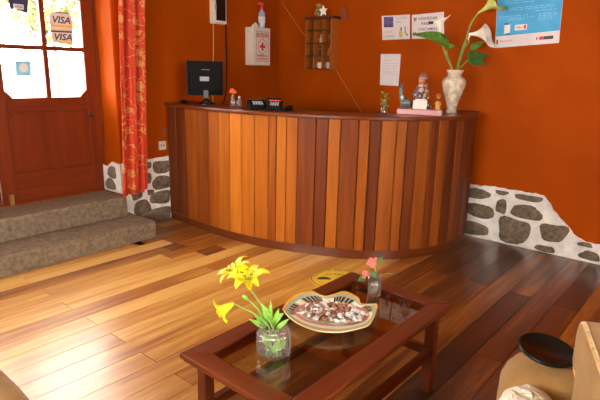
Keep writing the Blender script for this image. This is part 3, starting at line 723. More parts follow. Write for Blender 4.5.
# ------------------------------------------------------------------ small tumbler with coral geranium
GC = Vector((2.005, 1.196, TZ)) + Vector((0, 0, 0)); GC = Vector((2.02, 1.215, TZ))
tum = empty('drinking_glass', GC, 'small clear glass tumbler holding a coral flower at the far end of the table', 'glass')
prof = [(.028, 0), (.030, .003), (.031, .03), (.034, .103)]
mb = MB(); mb.lathe(prof+[(r-.0022, z+(.014 if z < .005 else 0)) for r, z in prof][::-1], GC, 32); mb.build('tumbler', M['glass'], tum, smooth=True)
mb = MB(); mb.lathe([(.020, .016), (.027, .017), (.028, .045), (.001, .046)], GC, 24); mb.build('water', M['water'], tum, smooth=True)
dG = (GC-EYE).dot(FWD)
def G(u, v, dd=0): return at_d(u, v, dG+dd)
ger = empty('geranium_sprig', GC+Vector((.005, 0, .018)), 'coral pink geranium sprig with green leaves in the tumbler', 'flower')
MB().tube(catmull([GC+Vector((.008, 0, .018)), GC+Vector((.005, .003, .08)), G(377, 278), G(375, 268), G(373, 263)], 5), .0022, 7).build('stem', M['stem'], ger, smooth=True)
MB().tube(catmull([G(377, 279), G(371, 275), G(365, 275)], 4), .0016, 6).build('stem', M['stem'], ger, smooth=True)
def floret(c, r, parent, mat='pink', n=5):
    mb = MB(); ax_ = (-FWD+Z*.6).normalized(); u = perp(ax_); v = ax_.cross(u)
    for k in range(n):
        a = 2*pi*k/n+c.x*50; d = u*cos(a)+v*sin(a); mb.ball(c+d*r*.62, (r*.5, r*.5, r*.22), 8, mat=(ax_.to_track_quat('Z', 'Y')).to_matrix().to_4x4())
    mb.ball(c+ax_*r*.15, r*.22, 6)
    return mb.build('blossom', M[mat], parent, smooth=True)
for (u, v, r) in ((371, 260, .013), (374, 262, .014), (369, 263, .011), (372, 265.5, .012), (376, 259, .010), (365, 272.5, .014), (364, 276, .012), (368, 274.5, .010)): floret(G(u, v), r, ger)
for a, b2, wv in (((375, 264), (384, 256), .024), ((376, 278), (369, 270), .026), ((366, 277), (357, 281), .030), ((377, 281), (371, 273), .02)):
    mb = MB(); leaf_blade(mb, G(*a), G(*b2), wv, -FWD+Z*.4, shape='broad', bend=.004); mb.build('leaf', M['darkleaf'], ger, smooth=True, solid=.0008)
MB().tube(catmull([GC+Vector((.02, -.01, .1)), G(382, 275), G(388, 273.5), G(393, 274)], 4), .0012, 5).build('stem', M['stem'], ger, smooth=True)

# ------------------------------------------------------------------ round yellow mat on the floor beyond the table
MC = Vector((2.93, 2.085, 0)); MR = .20
mat = empty('floor_mat', (MC.x, MC.y, 0), 'round mustard yellow mat with dark emblem lying on the floor behind the table', 'mat')
MB().lathe([(MR, .001), (MR, .006), (.001, .006)], (MC.x, MC.y, 0), 48).build('mat_disc', M['matyellow'], mat)
mb = MB()
for k in range(48):
    a0, a1 = 2*pi*k/48, 2*pi*(k+1)/48; c = Vector((MC.x, MC.y, .0066))
    P_ = lambda a, r: c+Vector((r*cos(a), r*sin(a), 0))
    mb.add([P_(a0, MR*.985), P_(a1, MR*.985), P_(a1, MR*.955), P_(a0, MR*.955)], [(0, 1, 2, 3)])
mb.build('printed_ring', M['ink'], mat); mb = MB()
far = FWD.copy(); far.z = 0; far.normalize(); rt = Vector((far.y, -far.x, 0)); c0 = Vector((MC.x, MC.y, .0064))
def arc_text(s, r, hgt, a0, a1):
    for i, ch in enumerate(s):
        if ch == ' ': continue
        a = a0+(a1-a0)*i/(len(s)-1); d = far*cos(a)+rt*sin(a); tng = Vector((d.y, -d.x, 0))
        text_mb(mb, ch, c0+d*r-tng*hgt*.4, tng, d, hgt, width=hgt*.75, thick=.0004)
arc_text('HOSPEDAJE RESTAURANTE', MR*.80, .024, -1.35, 1.35)
text_mb(mb, 'La Casa', c0+far*.075-rt*.075, rt, far, .030, width=.13, thick=.0004)
for k in range(9):
    a = pi*k/8; d = rt*cos(a)+far*sin(a)*.9; p = c0-far*.012-rt*.100+Vector((0, 0, .0004)); s_ = Vector((d.y, -d.x, 0))*.006
    mb.add([p-s_, p+s_, p+d*.052+s_*1.3, p+d*.052-s_*1.3], [(0, 1, 2, 3)])
mb.build('printed_emblem', M['ink'], mat)

# ------------------------------------------------------------------ armchairs
def armchair(label):
    root = empty('armchair', (0, 0, 0), label, 'armchair', 'tan suede armchairs around the coffee table')
    def soft(name, lo, hi, bev, mat='suede', seg=6, parent=root, fn=None, sub=0):
        nx, ny, nz = 4, 4, 4
        mb = MB(); mb.box(lo, hi)
        o_ = mb.build(name, M[mat], parent, smooth=True)
        bv = o_.modifiers.new('b', 'BEVEL'); bv.width = bev; bv.segments = seg; bv.limit_method = 'NONE'
        return o_
    soft('seat_base', (-.29, -.26, .08), (.29, .27, .36), .03)
    soft('seat_cushion', (-.185, -.08, .36), (.185, .32, .46), .045)
    for s in (-1, 1):
        x0, x1 = sorted((s*.19, s*.42))
        # arm profile seen from the front, swept back with a rounded nose
        rows = []
        nose = [(-.42, 0), (.12, 0), (.20, .012), (.255, .045), (.285, .10), (.295, .18), (.30, .30), (.30, .51)]
        ys = [(-.36, 0), (.10, 0), (.18, .010), (.23, .032), (.262, .07), (.28, .12)]
        prof = []
        xm, hw, zt, z0 = (x0+x1)/2, (x1-x0)/2, .60, .06
        for k in range(17):
            a = pi*k/16; prof.append((xm-hw*cos(a)*1.0, zt-.085+.085*abs(sin(a))**.75))
        prof = [(x0, z0)]+prof+[(x1, z0)]
        for yy, dz in ys:
            rows.append([Vector((x, yy, z-dz*(z-z0)/(zt-z0))) for x, z in prof])
        mb = MB(); mb.grid(rows)
        mb.add(rows[0], [tuple(range(len(prof)))]); 
        fr_ = rows[-1]; c_ = Vector((xm, .295, .25)); mb.add(fr_+[c_], [(k, k+1, len(fr_)) for k in range(len(fr_)-1)]+[(len(fr_)-1, 0, len(fr_))])
        mb.build('armrest', M['suede'], root, smooth=True, weld=True)
    # backrest: slab with a domed top edge
    prof = []
    for k in range(25):
        a = pi*k/24; prof.append((-.30*cos(a) if True else 0, 0))
    mb = MB(); pts = [(-.19, .30), (-.19, .61), (-.27, .61)]
    for k in range(0, 13):
        t = k/12; a = pi/2*t; pts.append((-.27+.07*(1-cos(a)), .725+.060*sin(a)))
    pts += [(-x, z) for x, z in pts[::-1]]
    ppl = pts
    mb.prism([Vector((x, -.36, z)) for x, z in ppl], (0, .45, 0))
    o_ = mb.build('backrest', M['suede'], root, smooth=True); bv = o_.modifiers.new('b', 'BEVEL'); bv.width = .03; bv.segments = 5; bv.limit_method = 'ANGLE'; bv.angle_limit = radians(50)
    mb = MB(); mb.tube([Vector((x*.975, .078, z-.008)) for x, z in ppl], .0075, 6); mb.build('piping', M['piping'], root, smooth=True)
    for sx in (-.33, .33):
        for sy_ in (-.30, .20):
            MB().lathe([(.022, 0), (.026, .07), (.026, .085)], (sx, sy_, 0), 12).build('foot', M['tabz'], root)
    return root
chairR = armchair('tan suede armchair on the right with a sheepskin on its seat')
chairL = copy_thing(chairR); chairL['label'] = 'tan suede armchair at the lower left, only its arm corner showing'
chairR.location = (1.483, .106, 0); chairR.rotation_euler = (0, 0, radians(20))
chairL.location = (.095, 1.62, 0); chairL.rotation_euler = (0, 0, pi)
RM = Matrix.Translation((1.483, .106, 0)) @ Matrix.Rotation(radians(20), 4, 'Z')
# black round tray on the arm
tp = RM @ Vector((.318, .155, .605))
tray = empty('round_tray', tp, 'round glossy black lacquer tray resting on the armrest of the right armchair', 'tray')
mb = MB(); mb.lathe([(.074, .0), (.088, .004), (.093, .010), (.093, .015), (.087, .019), (.081, .018), (.078, .014), (.001, .014)], tp, 56, mat=Matrix.Rotation(radians(7), 4, Vector((.9, -.45, 0)).normalized())); mb.build('tray_body', M['blackgloss'], tray, smooth=True)
# sheepskin on the seat
mb = MB(); rows = []
fl = Vector((.070, .205, .522))
for i in range(15):
    th = pi/2*i/14
    rows.append([])
    for k in range(48):
        a = 2*pi*k/48; rr = sin(th); p = Vector((fl.x+.160*rr*cos(a), fl.y+.10*rr*sin(a), fl.z-.07+.115*cos(th)**.55))
        n_ = noise.noise(p*38)*.008+noise.noise(p*90)*.005; p += Vector((cos(a)*rr, sin(a)*rr, cos(th)+.3))*n_
        rows[-1].append(RM @ p)
mb.grid(rows, close=True)
flo = mb.build('sheepskin', M['fleece'], smooth=True, subsurf=1); tag(flo, 'fluffy cream sheepskin spread on the seat of the right armchair', 'sheepskin')

# ------------------------------------------------------------------ things on the counter
def on_counter(s, inset): p = cnt(s, -inset); return Vector((p.x, p.y, CTOP))
def facing(p):   # rotation whose -Y axis faces the camera
    d = Vector((p.x, p.y, 0)).normalized(); return atan2(-d.x, d.y)
def frame_at(p, ang): return Matrix.Translation(p) @ Matrix.Rotation(ang, 4, 'Z')
# monitor seen from behind
mp_ = Vector((3.215, 3.91, CTOP+.001)); T4 = frame_at(mp_, facing(mp_)+radians(8))
mon = empty('computer_monitor', mp_, 'black flat computer monitor seen from behind on the left of the counter', 'monitor')
mb = MB(); mb.box((-.168, -.012, .085), (.168, .020, .395), mat=T4); mb.box((-.13, -.035, .13), (.13, -.012, .34), mat=T4); mb.build('housing', M['black'], mon, bevel=.008)
mb = MB(); mb.box((-.172, .020, .080), (.172, .028, .400), mat=T4); mb.build('bezel', M['darkgrey'], mon, bevel=.003)
mb = MB(); mb.box((-.160, .0282, .094), (.160, .0285, .386), mat=T4); mb.build('screen', M['blackgloss'], mon)
mb = MB(); mb.box((-.022, -.03, .03), (.022, -.012, .14), mat=T4)
mb.tube([T4 @ Vector(p) for p in ((0, -.02, .05), (-.05, -.055, .012), (-.075, -.075, .010))], [.014, .010, .008], 8); mb.tube([T4 @ Vector(p) for p in ((0, -.02, .05), (.05, -.055, .012), (.085, -.07, .010))], [.014, .010, .008], 8)
mb.lathe([(.075, .0), (.075, .008), (.05, .014)], mp_, 24); mb.build('stand', M['blackgloss'], mon, smooth=False)
mb = MB(); mb.box((-.055, -.0355, .215), (.03, -.0352, .255), mat=T4); mb.build('data_label', M['grey'], mon)
mb = MB(); text_mb(mb, 'SAMSUNG', T4 @ Vector((-.04, -.0355, .315)), (T4.to_3x3() @ X), Z, .009, width=.08); mb.build('lettering', M['grey'], mon)
q = on_counter(.12, .12); mb = MB(); mb.ball(q+Vector((0, 0, .016)), (.045, .032, .017), 14); mou = mb.build('computer_mouse', M['blackgloss'], smooth=True); tag(mou, 'black computer mouse at the left end of the counter beside the monitor', 'mouse')
# two small clear bottles, one with orange flower
def bottle(p, r, hh, label):
    o_ = empty('glass_bottle', p, label, 'bottle')
    pr_ = [(r*.9, 0), (r, .004), (r, hh*.55), (r*.45, hh*.72), (r*.42, hh*.97), (r*.5, hh)]
    mb = MB(); mb.lathe(pr_+[(a-.002, z+(.004 if z == 0 else 0)) for a, z in pr_][::-1], p, 20); mb.build('bottle_glass', M['glass'], o_, smooth=True); return o_
pb1 = at_z(234, 104.2, CTOP); pb1 = Vector((3.185, 3.50, CTOP+.001)); bottle(pb1, .024, .12, 'small clear glass bottle holding an orange flower on the counter')
pb2 = Vector((3.215, 3.445, CTOP+.001)); bottle(pb2, .023, .10, 'small clear glass bottle right of the orange flower on the counter')
of = empty('orange_flower', pb1+Vector((0, 0, .008)), 'bright orange flower standing in a small bottle on the counter', 'flower')
MB().tube([pb1+Vector((0, 0, .008)), pb1+Vector((.002, 0, .13))], .0018, 6).build('stem', M['stem'], of)
for dx, dz in ((-.012, .135), (.01, .14), (-.004, .15), (0.02, .128)): floret(pb1+Vector((dx*.6, -dx*.8, dz)), .017, of, 'orangepetal')
# card terminals
def terminal(s, inset, ang, label, body, topm, w=.10, d=.14):
    p = on_counter(s, inset)+Vector((0, 0, .001)); T = frame_at(p, facing(p)+ang)
    o_ = empty('card_terminal', p, label, 'card terminal')
    mb = MB(); mb.prism([T @ Vector((-w, y, z)) for y, z in ((-d/2, 0), (d/2, 0), (d/2, .068), (d/4, .075), (-d/2, .034))], (T.to_3x3() @ X)*(2*w)); mb.build('housing', M[body], o_, bevel=.006)
    mb = MB()
    for i in range(3):
        for k in range(4): mb.box((-.06*w/.1+k*.032*w/.1, -d/2+.012+i*.022, .040+i*.008), (-.06*w/.1+k*.032*w/.1+.022*w/.1, -d/2+.027+i*.022, .048+i*.008), mat=T)
    mb.build('keys', M['grey'], o_)
    mb = MB(); mb.box((-w*.8, d*.06, .074), (w*.8, d*.40, .080), mat=T); mb.build('screen', M[topm], o_)
terminal(1.14, .17, .25, 'black card terminal with grey front edge beside the small bottles', 'black', 'darkgrey', w=.075)
terminal(1.345, .17, -.1, 'black card terminal with a red top on the counter', 'black', 'redplastic', w=.062)
p = on_counter(1.245, .283)+Vector((0, 0, .001)); T = frame_at(p, facing(p)+.3)
ph = empty('telephone', p, 'black desk telephone between the two card terminals', 'telephone')
MB().prism([T @ Vector((-.045, y, z)) for y, z in ((-.032, 0), (.045, 0), (.045, .05), (-.032, .035))], (T.to_3x3() @ X)*.09).build('base', M['black'], ph, bevel=.005)
mb = MB(); mb.tube(catmull([T @ Vector(q_) for q_ in ((-.075, 0, .060), (-.055, 0, .078), (0, 0, .082), (.055, 0, .078), (.075, 0, .060))], 4), [.017]*8+[.014]*9, 8); mb.build('handset', M['blackgloss'], ph, smooth=True)
p = on_counter(1.47, .18)+Vector((0, 0, .001)); T = frame_at(p, facing(p)-.5)
stp = empty('stapler', p, 'low black stapler right of the red topped terminal', 'stapler')
MB().box((-.018, -.07, 0), (.018, .07, .012), mat=T).build('base', M['black'], stp, bevel=.003)
MB().prism([T @ Vector((-.014, y, z)) for y, z in ((-.07, .0125), (.065, .0125), (.065, .045), (.0, .040), (-.07, .022))], (T.to_3x3() @ X)*.028).build('arm', M['blackgloss'], stp, bevel=.004)
# small plant in a glass
pp = Vector((3.60, 2.20, CTOP+.001)); pp = on_counter(2.36, .14)+Vector((0, 0, .001))
pg = empty('drinking_glass', pp, 'small clear glass with a leafy sprig on the counter below the notice', 'glass')
pr_ = [(.026, 0), (.028, .003), (.030, .07)]; mb = MB(); mb.lathe(pr_+[(a-.002, z+(.010 if z < .001 else 0)) for a, z in pr_][::-1], pp, 24); mb.build('tumbler', M['glass'], pg, smooth=True)
sp = empty('leafy_sprig', pp+Vector((0, 0, .012)), 'leafy green sprig with tiny pink blossoms in a glass on the counter', 'plant')
rnd = random.Random(5)
mb = MB()
for k in range(5): mb.tube([pp+Vector((0, 0, .012)), pp+Vector((.008*cos(k*1.3), .008*sin(k*1.3), .07)), pp+Vector((.03*cos(k*1.3), .03*sin(k*1.3), .13))], .0016, 5)
mb.build('stem', M['stem'], sp)
for k in range(26):
    a = rnd.uniform(0, 2*pi); z = rnd.uniform(.07, .165); r0 = .012; r1 = .05*rnd.uniform(.7, 1.05)*(1.1-abs(z-.11)*5)
    mb = MB(); leaf_blade(mb, pp+Vector((r0*cos(a), r0*sin(a), z)), pp+Vector((r1*cos(a), r1*sin(a), z+rnd.uniform(-.01, .025))), .026, Vector((cos(a)*.3, sin(a)*.3, 1)), shape='broad'); mb.build('leaf', M['darkleaf'] if k % 3 else M['leaf'], sp, solid=.0006)
for k in range(5):
    a = rnd.uniform(0, 2*pi); floret(pp+Vector((.03*cos(a), .03*sin(a), rnd.uniform(.06, .12))), .007, sp)

# figurine group: seated woman in knitted hat with llama and child on a pink base
fp = Vector((3.90, 2.02, CTOP+.001)); fp = on_counter(2.735, .15)+Vector((0, 0, .001)); T = frame_at(fp, facing(fp)-.05)
fig = empty('figurine_group', fp, 'painted clay figurine of a seated woman with llama on a pink base', 'figurine')
def tp_(x, y, z): return T @ Vector((x, y, z if z < .045 else .044+(z-.044)*1.2))
mb = MB(); mb.box((-.185, -.055, 0), (.175, .055, .044), c=(.62, .30, .32), mat=T); mb.build('base', M['painted'], fig, bevel=.006)
TR = T.to_3x3().to_4x4()
mb = MB()   # woman: skirt, torso, arms, head as one surface group
mb.lathe([(.062, 0), (.060, .03), (.048, .07), (.034, .095), (.030, .13), (.020, .155), (.012, .165)], tp_(-.005, 0, .044), 18, c=(.09, .09, .10))
mb.ball(tp_(-.005, 0, .235), (.026, .024, .032), 14, c=(.55, .22, .10), mat=TR)
for s in (-1, 1): mb.tube(catmull([tp_(-.005+s*.028, 0, .175), tp_(-.005+s*.052, -.015, .14), tp_(-.005+s*.03, -.050, .115)], 4), [.014]*5+[.011]*4, 8, c=(.10, .12, .16))
wm = mb.build('woman', M['painted'], fig, smooth=True)
mb = MB(); mb.box((-.060, -.066, .046), (.052, -.050, .118), c=(.68, .66, .62), mat=T); mb.box((-.045, -.058, .118), (.045, -.040, .128), c=(.68, .66, .62), mat=T); mb.build('apron', M['painted'], wm, bevel=.008)
mb = MB()
cols = [(.55, .05, .04), (.70, .60, .45), (.06, .20, .12), (.65, .30, .05), (.08, .08, .25), (.60, .55, .50)]
rnd = random.Random(3)
for k in range(60):
    a = rnd.uniform(-2.9, .0)+0; z = rnd.uniform(.10, .185); r = .052-(z-.1)*.25
    mb.ball(tp_(-.002+r*1.15*cos(a), r*sin(a), .02+z), .0095, 6, c=cols[k % 6])
mb.build('patterned_shawl', M['painted'], wm, smooth=True)
mb = MB(); prof = [(.031, 0), (.033, .012), (.029, .030), (.020, .044), (.008, .052)]
mb.lathe(prof, tp_(.004, .006, .243), 16, c=(.26, .07, .05)); mb.lathe([(.034, -.006), (.035, .006)], tp_(.004, .006, .25), 16, c=(.30, .26, .22))
for s in (-1, 1): mb.box((s*.026-.006, -.012, .20), (s*.026+.012, .014, .25), c=(.35, .22, .18), mat=T)
mb.build('knitted_hat', M['painted'], wm, smooth=True)
mb = MB()
for sx in (-.010, .010): mb.ball(tp_(-.005+sx, -.0235, .242), .0032, 6, c=(.02, .02, .02))
mb.ball(tp_(-.005, -.026, .234), .005, 6, c=(.5, .18, .08)); mb.ball(tp_(-.005, -.024, .223), (.007, .003, .0025), 6, c=(.4, .04, .03))
mb.build('face', M['painted'], wm, smooth=True)
LG = (.10, .115, .10)
mb = MB()   # llama lying on the base with raised neck
mb.ball(tp_(-.118, .0, .082), (.052, .032, .042), 14, c=LG, mat=TR)
mb.tube(catmull([tp_(-.135, 0, .09), tp_(-.158, -.005, .125), tp_(-.165, -.008, .165), tp_(-.163, -.012, .185)], 4), [.028]*4+[.019]*5+[.016]*4, 10, c=LG)
mb.ball(tp_(-.166, -.020, .192), (.015, .025, .014), 10, c=LG, mat=TR)
for s in (-1, 1): mb.tube([tp_(-.163+s*.009, -.008, .20), tp_(-.163+s*.012, -.006, .222)], [.005, .001], 6, c=LG)
for lx in (-.15, -.10): mb.tube([tp_(lx, -.028, .07), tp_(lx+.012, -.042, .052), tp_(lx-.02, -.046, .050)], [.012, .010, .008], 8, c=LG)
mb.ball(tp_(-.150, -.026, .118), (.014, .006, .020), 8, c=(.45, .5, .45), mat=TR)
mb.build('llama', M['painted'], fig, smooth=True)
mb = MB(); YB_ = (.62, .38, .08)
mb.lathe([(.022, 0), (.020, .03), (.014, .06), (.008, .07)], tp_(.135, 0, .044), 12, c=YB_); mb.ball(tp_(.135, 0, .128), .016, 10, c=(.50, .22, .08)); mb.lathe([(.020, 0), (.016, .012), (.004, .022)], tp_(.135, 0, .135), 12, c=(.60, .10, .03))
for s in (-1, 1): mb.tube([tp_(.135+s*.012, 0, .10), tp_(.135+s*.024, -.012, .08)], .006, 6, c=YB_)
mb.build('child', M['painted'], fig, smooth=True)
mb = MB(); mb.ball(tp_(.070, -.03, .066), (.024, .018, .022), 10, c=(.05, .05, .05)); mb.ball(tp_(.060, -.044, .074), .009, 6, c=(.6, .55, .5)); mb.ball(tp_(.082, -.040, .060), .009, 6, c=(.55, .08, .05)); mb.build('bundle', M['painted'], fig, smooth=True)

# vase with calla lilies
VP = on_counter(3.165, .155)+Vector((0, 0, .001)); VP.x, VP.y = 4.325, 1.935
vase = empty('marble_vase', VP, 'cream marbled vase of calla lilies on the right end of the counter', 'vase')
pr_ = [(.044, 0), (.047, .004), (.047, .012), (.040, .022), (.041, .045), (.052, .09), (.072, .15), (.092, .205), (.101, .245), (.100, .268), (.086, .292), (.062, .306), (.057, .318), (.060, .336), (.070, .356), (.073, .364)]
mb = MB(); mb.lathe(pr_+[(r-.008, z+(.008 if z < .01 else 0)) for r, z in pr_][::-1], VP, 48); mb.build('vase_body', M['marble'], vase, smooth=True)
dV = (VP-EYE).dot(FWD)
def V(u, v, dd=0): return at_d(u, v, dV+dd)
VB = VP+Vector((0, 0, .20))
def spathe(parent, base, axis, side, L_, R, mat='calla', tip=.5, droop=0):
    base, axis = Vector(base), Vector(axis).normalized(); side = (Vector(side)-axis*Vector(side).dot(axis)).normalized(); w_ = axis.cross(side)
    rows = []; n = 10; K_ = 24
    for i in range(n+1):
        t = i/n; row = []
        for k in range(K_+1):
            a = -pi*.97+2*pi*.97*k/K_; asym = .62+.38*(.5+.5*cos(a))+tip*max(0, cos(a))**6*.5
            r = R*(.10+.25*t+.65*t**3.2)
            out_ = r*(1+.25*max(0, cos(a))*t)
            row.append(base+axis*(L_*t*asym-droop*t*t*L_*max(0, cos(a)))+side*(out_*cos(a))+w_*(out_*sin(a)))
        rows.append(row)
    mb = MB(); mb.grid(rows); s_ = mb.build('spathe', M[mat], parent, smooth=True, solid=.0015)
    MB().tube([base+axis*L_*.12, base+axis*L_*.55], [.006, .004], 8).build('spadix', M['spadix'], s_, smooth=True)
def calla(label, pts, flower, mat, axis, side, L_, R, tip=.5, droop=0):
    o_ = empty('calla_lily', VB, label, 'flower')
    path = catmull([VB]+[VP+Vector((0, 0, .355))+ (pts[0]-VP-Vector((0, 0, .355)))*.0 + Vector(((pts[0]-VP).x, (pts[0]-VP).y, 0))*.25]+pts, 6)
    MB().tube(path, .0065, 8).build('stem', M['stem'], o_, smooth=True)
    spathe(o_, pts[-1], axis, side, L_, R, mat, tip, droop)
    return o_
c1 = calla('white calla lily overlapping the printed notice, leftmost in the vase', [V(446, 56), V(441, 40), V(440, 32)], None, 'calla', UP*1+RGT*.02, RGT*1-FWD*.3, .125, .060, tip=.35)
c2 = calla('tall green tinged calla lily bending over the blue poster', [V(464, 48), V(470, 26, -.05), V(478, 13, -.10)], None, 'callagreen', RGT*.95+UP*.45-FWD*.45, RGT*.2+DWN*.9, .20, .070, tip=.8, droop=.3)
c3 = calla('creamy white calla lily facing forward beside the poster corner', [V(460, 56), V(464, 44, -.03), V(469, 34, -.06)], None, 'calla', RGT*.95+DWN*.20-FWD*.55, DWN*.6+RGT*.6, .20, .085, tip=.5, droop=.1)
c4 = calla('small cream calla bud on the left of the forward facing lily', [V(460, 58), V(464, 48), V(468.5, 42)], None, 'calla', -RGT*.15+UP*.9-FWD*.2, RGT, .06, .020, tip=.5)
# leaves of the callas
def big_leaf(parent, stempts, base, tip, W, nrm, bend, mat='darkleaf'):
    MB().tube(catmull(stempts, 5), .0055, 8).build('stem', M['stem'], parent, smooth=True)
    mb = MB(); leaf_blade(mb, base, tip, W, nrm, bend=bend, shape='broad', fold=.35); mb.build('leaf', M[mat], parent, smooth=True, solid=.0012)
M['calla_leaf'] = plain('calla_leaf', (.10, .25, .025), .4, noise_amp=.35, nscale=30)
big_leaf(c1, [VB, VP+Vector((-.01, .02, .36)), V(448, 58), V(446, 50)], V(450, 48), V(411, 34.5), .17, -FWD*.75+Z*.8, .03, 'calla_leaf')
mb = MB(); leaf_blade(mb, V(446, 47), V(455, 46), .06, -FWD+Z*.4, shape='broad'); mb.build('leaf', M['calla_leaf'], c1, smooth=True, solid=.001)
big_leaf(c3, [VB, VP+Vector((.02, -.01, .36)), V(462, 66), V(468, 60)], V(467, 58), V(489, 55), .12, -FWD*.9+Z*.5, -.01)
mb = MB(); leaf_blade(mb, V(468, 60), V(487, 64), .09, -FWD*.9+Z*.3, shape='broad'); mb.build('leaf', M['darkleaf'], c3, smooth=True, solid=.001)
mb = MB(); leaf_blade(mb, V(470, 49), V(485, 41, .02), .06, -FWD*.9+Z*.3, shape='broad'); mb.build('leaf', M['calla_leaf'], c3, smooth=True, solid=.001)

# ------------------------------------------------------------------ on the wall with the first aid box (plane y = YW)
fx = empty('fuse_box', (3.73, YW, 1.97), 'white framed fuse box with dark door high on the wall', 'fuse box')
MB().box((3.65, 4.27, 1.965), (3.815, YW-.001, 2.42)).build('casing', M['cream'], fx, bevel=.006)
MB().box((3.672, 4.262, 1.995), (3.795, 4.27, 2.40)).build('door', M['blackgloss'], fx, bevel=.003)
MB().box((3.655, 4.258, 2.10), (3.672, 4.27, 2.15)).build('latch', M['grey'], fx)
cb = MB(); cb.tube(catmull([(3.695, YW-.006, 1.965), (3.69, YW-.006, 1.7), (3.675, YW-.006, 1.4), (3.668, YW-.006, 1.0)], 6), .006, 8); tag(cb.build('cable', M['cable'], smooth=True), 'orange painted cable running down the wall from the fuse box', 'cable')
cb = MB(); cb.tube(catmull([(3.865, YW-.006, 2.42), (3.868, YW-.006, 1.9), (3.86, YW-.02, 1.5), (3.825, YW-.03, 1.22), (3.70, YW-.05, 1.05)], 6), .006, 8); tag(cb.build('cable', M['black'], smooth=True), 'thin black cable hanging down the wall right of the fuse box', 'cable')
fa = empty('first_aid_box', (4.29, YW, 1.56), 'cream metal first aid box with red cross on the orange wall', 'first aid box')
bx0, bx1, by = 4.155, 4.425, 4.22
MB().box((bx0, by+.012, 1.56), (bx1, YW-.001, 1.968)).build('casing', M['cream'], fa, bevel=.006)
dr = MB().box((bx0+.003, by, 1.563), (bx1-.003, by+.011, 1.965)).build('door', M['cream'], fa, bevel=.004)
mb = MB(); yy = by-.0006
def quad(mb, x0, x1, z0, z1, m=0, y=None): y = yy if y is None else y; mb.add([(x0, y, z0), (x1, y, z0), (x1, y, z1), (x0, y, z1)], [(0, 1, 2, 3)], m)
lx0, lx1, lz0, lz1 = bx0+.045, bx1-.030, 1.605, 1.925
for a in ((lx0, lx1, lz0, lz0+.005), (lx0, lx1, lz1-.005, lz1), (lx0, lx0+.005, lz0, lz1), (lx1-.005, lx1, lz0, lz1)): quad(mb, *a)
text_mb(mb, 'BOTIQUIN', (lx0+.012, yy, lz1-.072), X, Z, .056, width=lx1-lx0-.024, bold=.035)
text_mb(mb, 'PRIMEROS', (lx0+.016, yy, lz0+.048), X, Z, .024, width=lx1-lx0-.032, bold=.03)
text_mb(mb, 'AUXILIOS', (lx0+.016, yy, lz0+.016), X, Z, .024, width=lx1-lx0-.032, bold=.03)
cxx, czz = (lx0+lx1)/2, 1.765
for k in range(32):
    a0, a1 = 2*pi*k/32, 2*pi*(k+1)/32; f_ = lambda a, r: (cxx+.075*r*cos(a), yy, czz+.080*r*sin(a))
    mb.add([f_(a0, 1), f_(a1, 1), f_(a1, .93), f_(a0, .93)], [(0, 1, 2, 3)])
mb.build('printed_label', M['pinkred'], dr)
mb = MB(); quad(mb, cxx-.014, cxx+.014, czz-.045, czz+.045, y=yy-.0006); quad(mb, cxx-.043, cxx-.0141, czz-.014, czz+.014, y=yy-.0006); quad(mb, cxx+.0141, cxx+.043, czz-.014, czz+.014, y=yy-.0006); mb.build('red_cross', M['red'], dr)
sb_ = Vector((4.35, 4.285, 1.969)); spb = empty('spray_bottle', sb_, 'blue and white sanitiser bottle with red nozzle standing on the first aid box', 'bottle')
MB().lathe([(.036, 0), (.038, .006), (.038, .15), (.030, .172), (.014, .185), (.014, .20)], sb_, 20).build('bottle_body', M['bottle'], spb, smooth=True)
MB().lathe([(.0388, .05), (.0388, .12)], sb_, 20).build('paper_label', M['white'], spb, smooth=True)
mb = MB(); mb.lathe([(.016, .20), (.016, .22), (.010, .224), (.010, .25)], sb_, 14); mb.box((sb_.x-.05, sb_.y-.012, sb_.z+.245), (sb_.x+.02, sb_.y+.012, sb_.z+.27)); mb.build('nozzle', M['redplastic'], spb)
mb = MB(); c_ = Vector((4.245, 4.28, 1.969)); rnd = random.Random(8); rows = []
for i in range(6):
    rows.append([c_+Vector(((.055-.009*i)*cos(2*pi*k/10)+rnd.uniform(-.007, .007), (.035-.006*i)*sin(2*pi*k/10), .009*i+rnd.uniform(0, .008)+(0 if i else -.0))) for k in range(10)])
mb.grid(rows, close=True); cl = mb.build('cloth', M['cream'], solid=.001); tag(cl, 'crumpled pale cloth lying on top of the first aid box', 'cloth')
so = empty('wall_socket', (3.02, YW, .76), 'white electrical socket on the orange wall between curtain and counter', 'socket')
MB().box((2.965, YW-.012, .715), (3.05, YW-.001, .80)).build('cover_plate', M['cream'], so, bevel=.004)
mb = MB()
for dx in (-.014, .014): mb.box((3.0075+dx-.004, YW-.0135, .745), (3.0075+dx+.004, YW-.012, .77))
mb.build('slot', M['ink'], so)
sw = empty('wall_switch', (3.03, YW, .93), 'small dark wall switch just above the white socket', 'switch')
MB().box((3.005, YW-.02, .865), (3.055, YW-.001, .93)).build('cover_plate', M['adobe'], sw, bevel=.006)

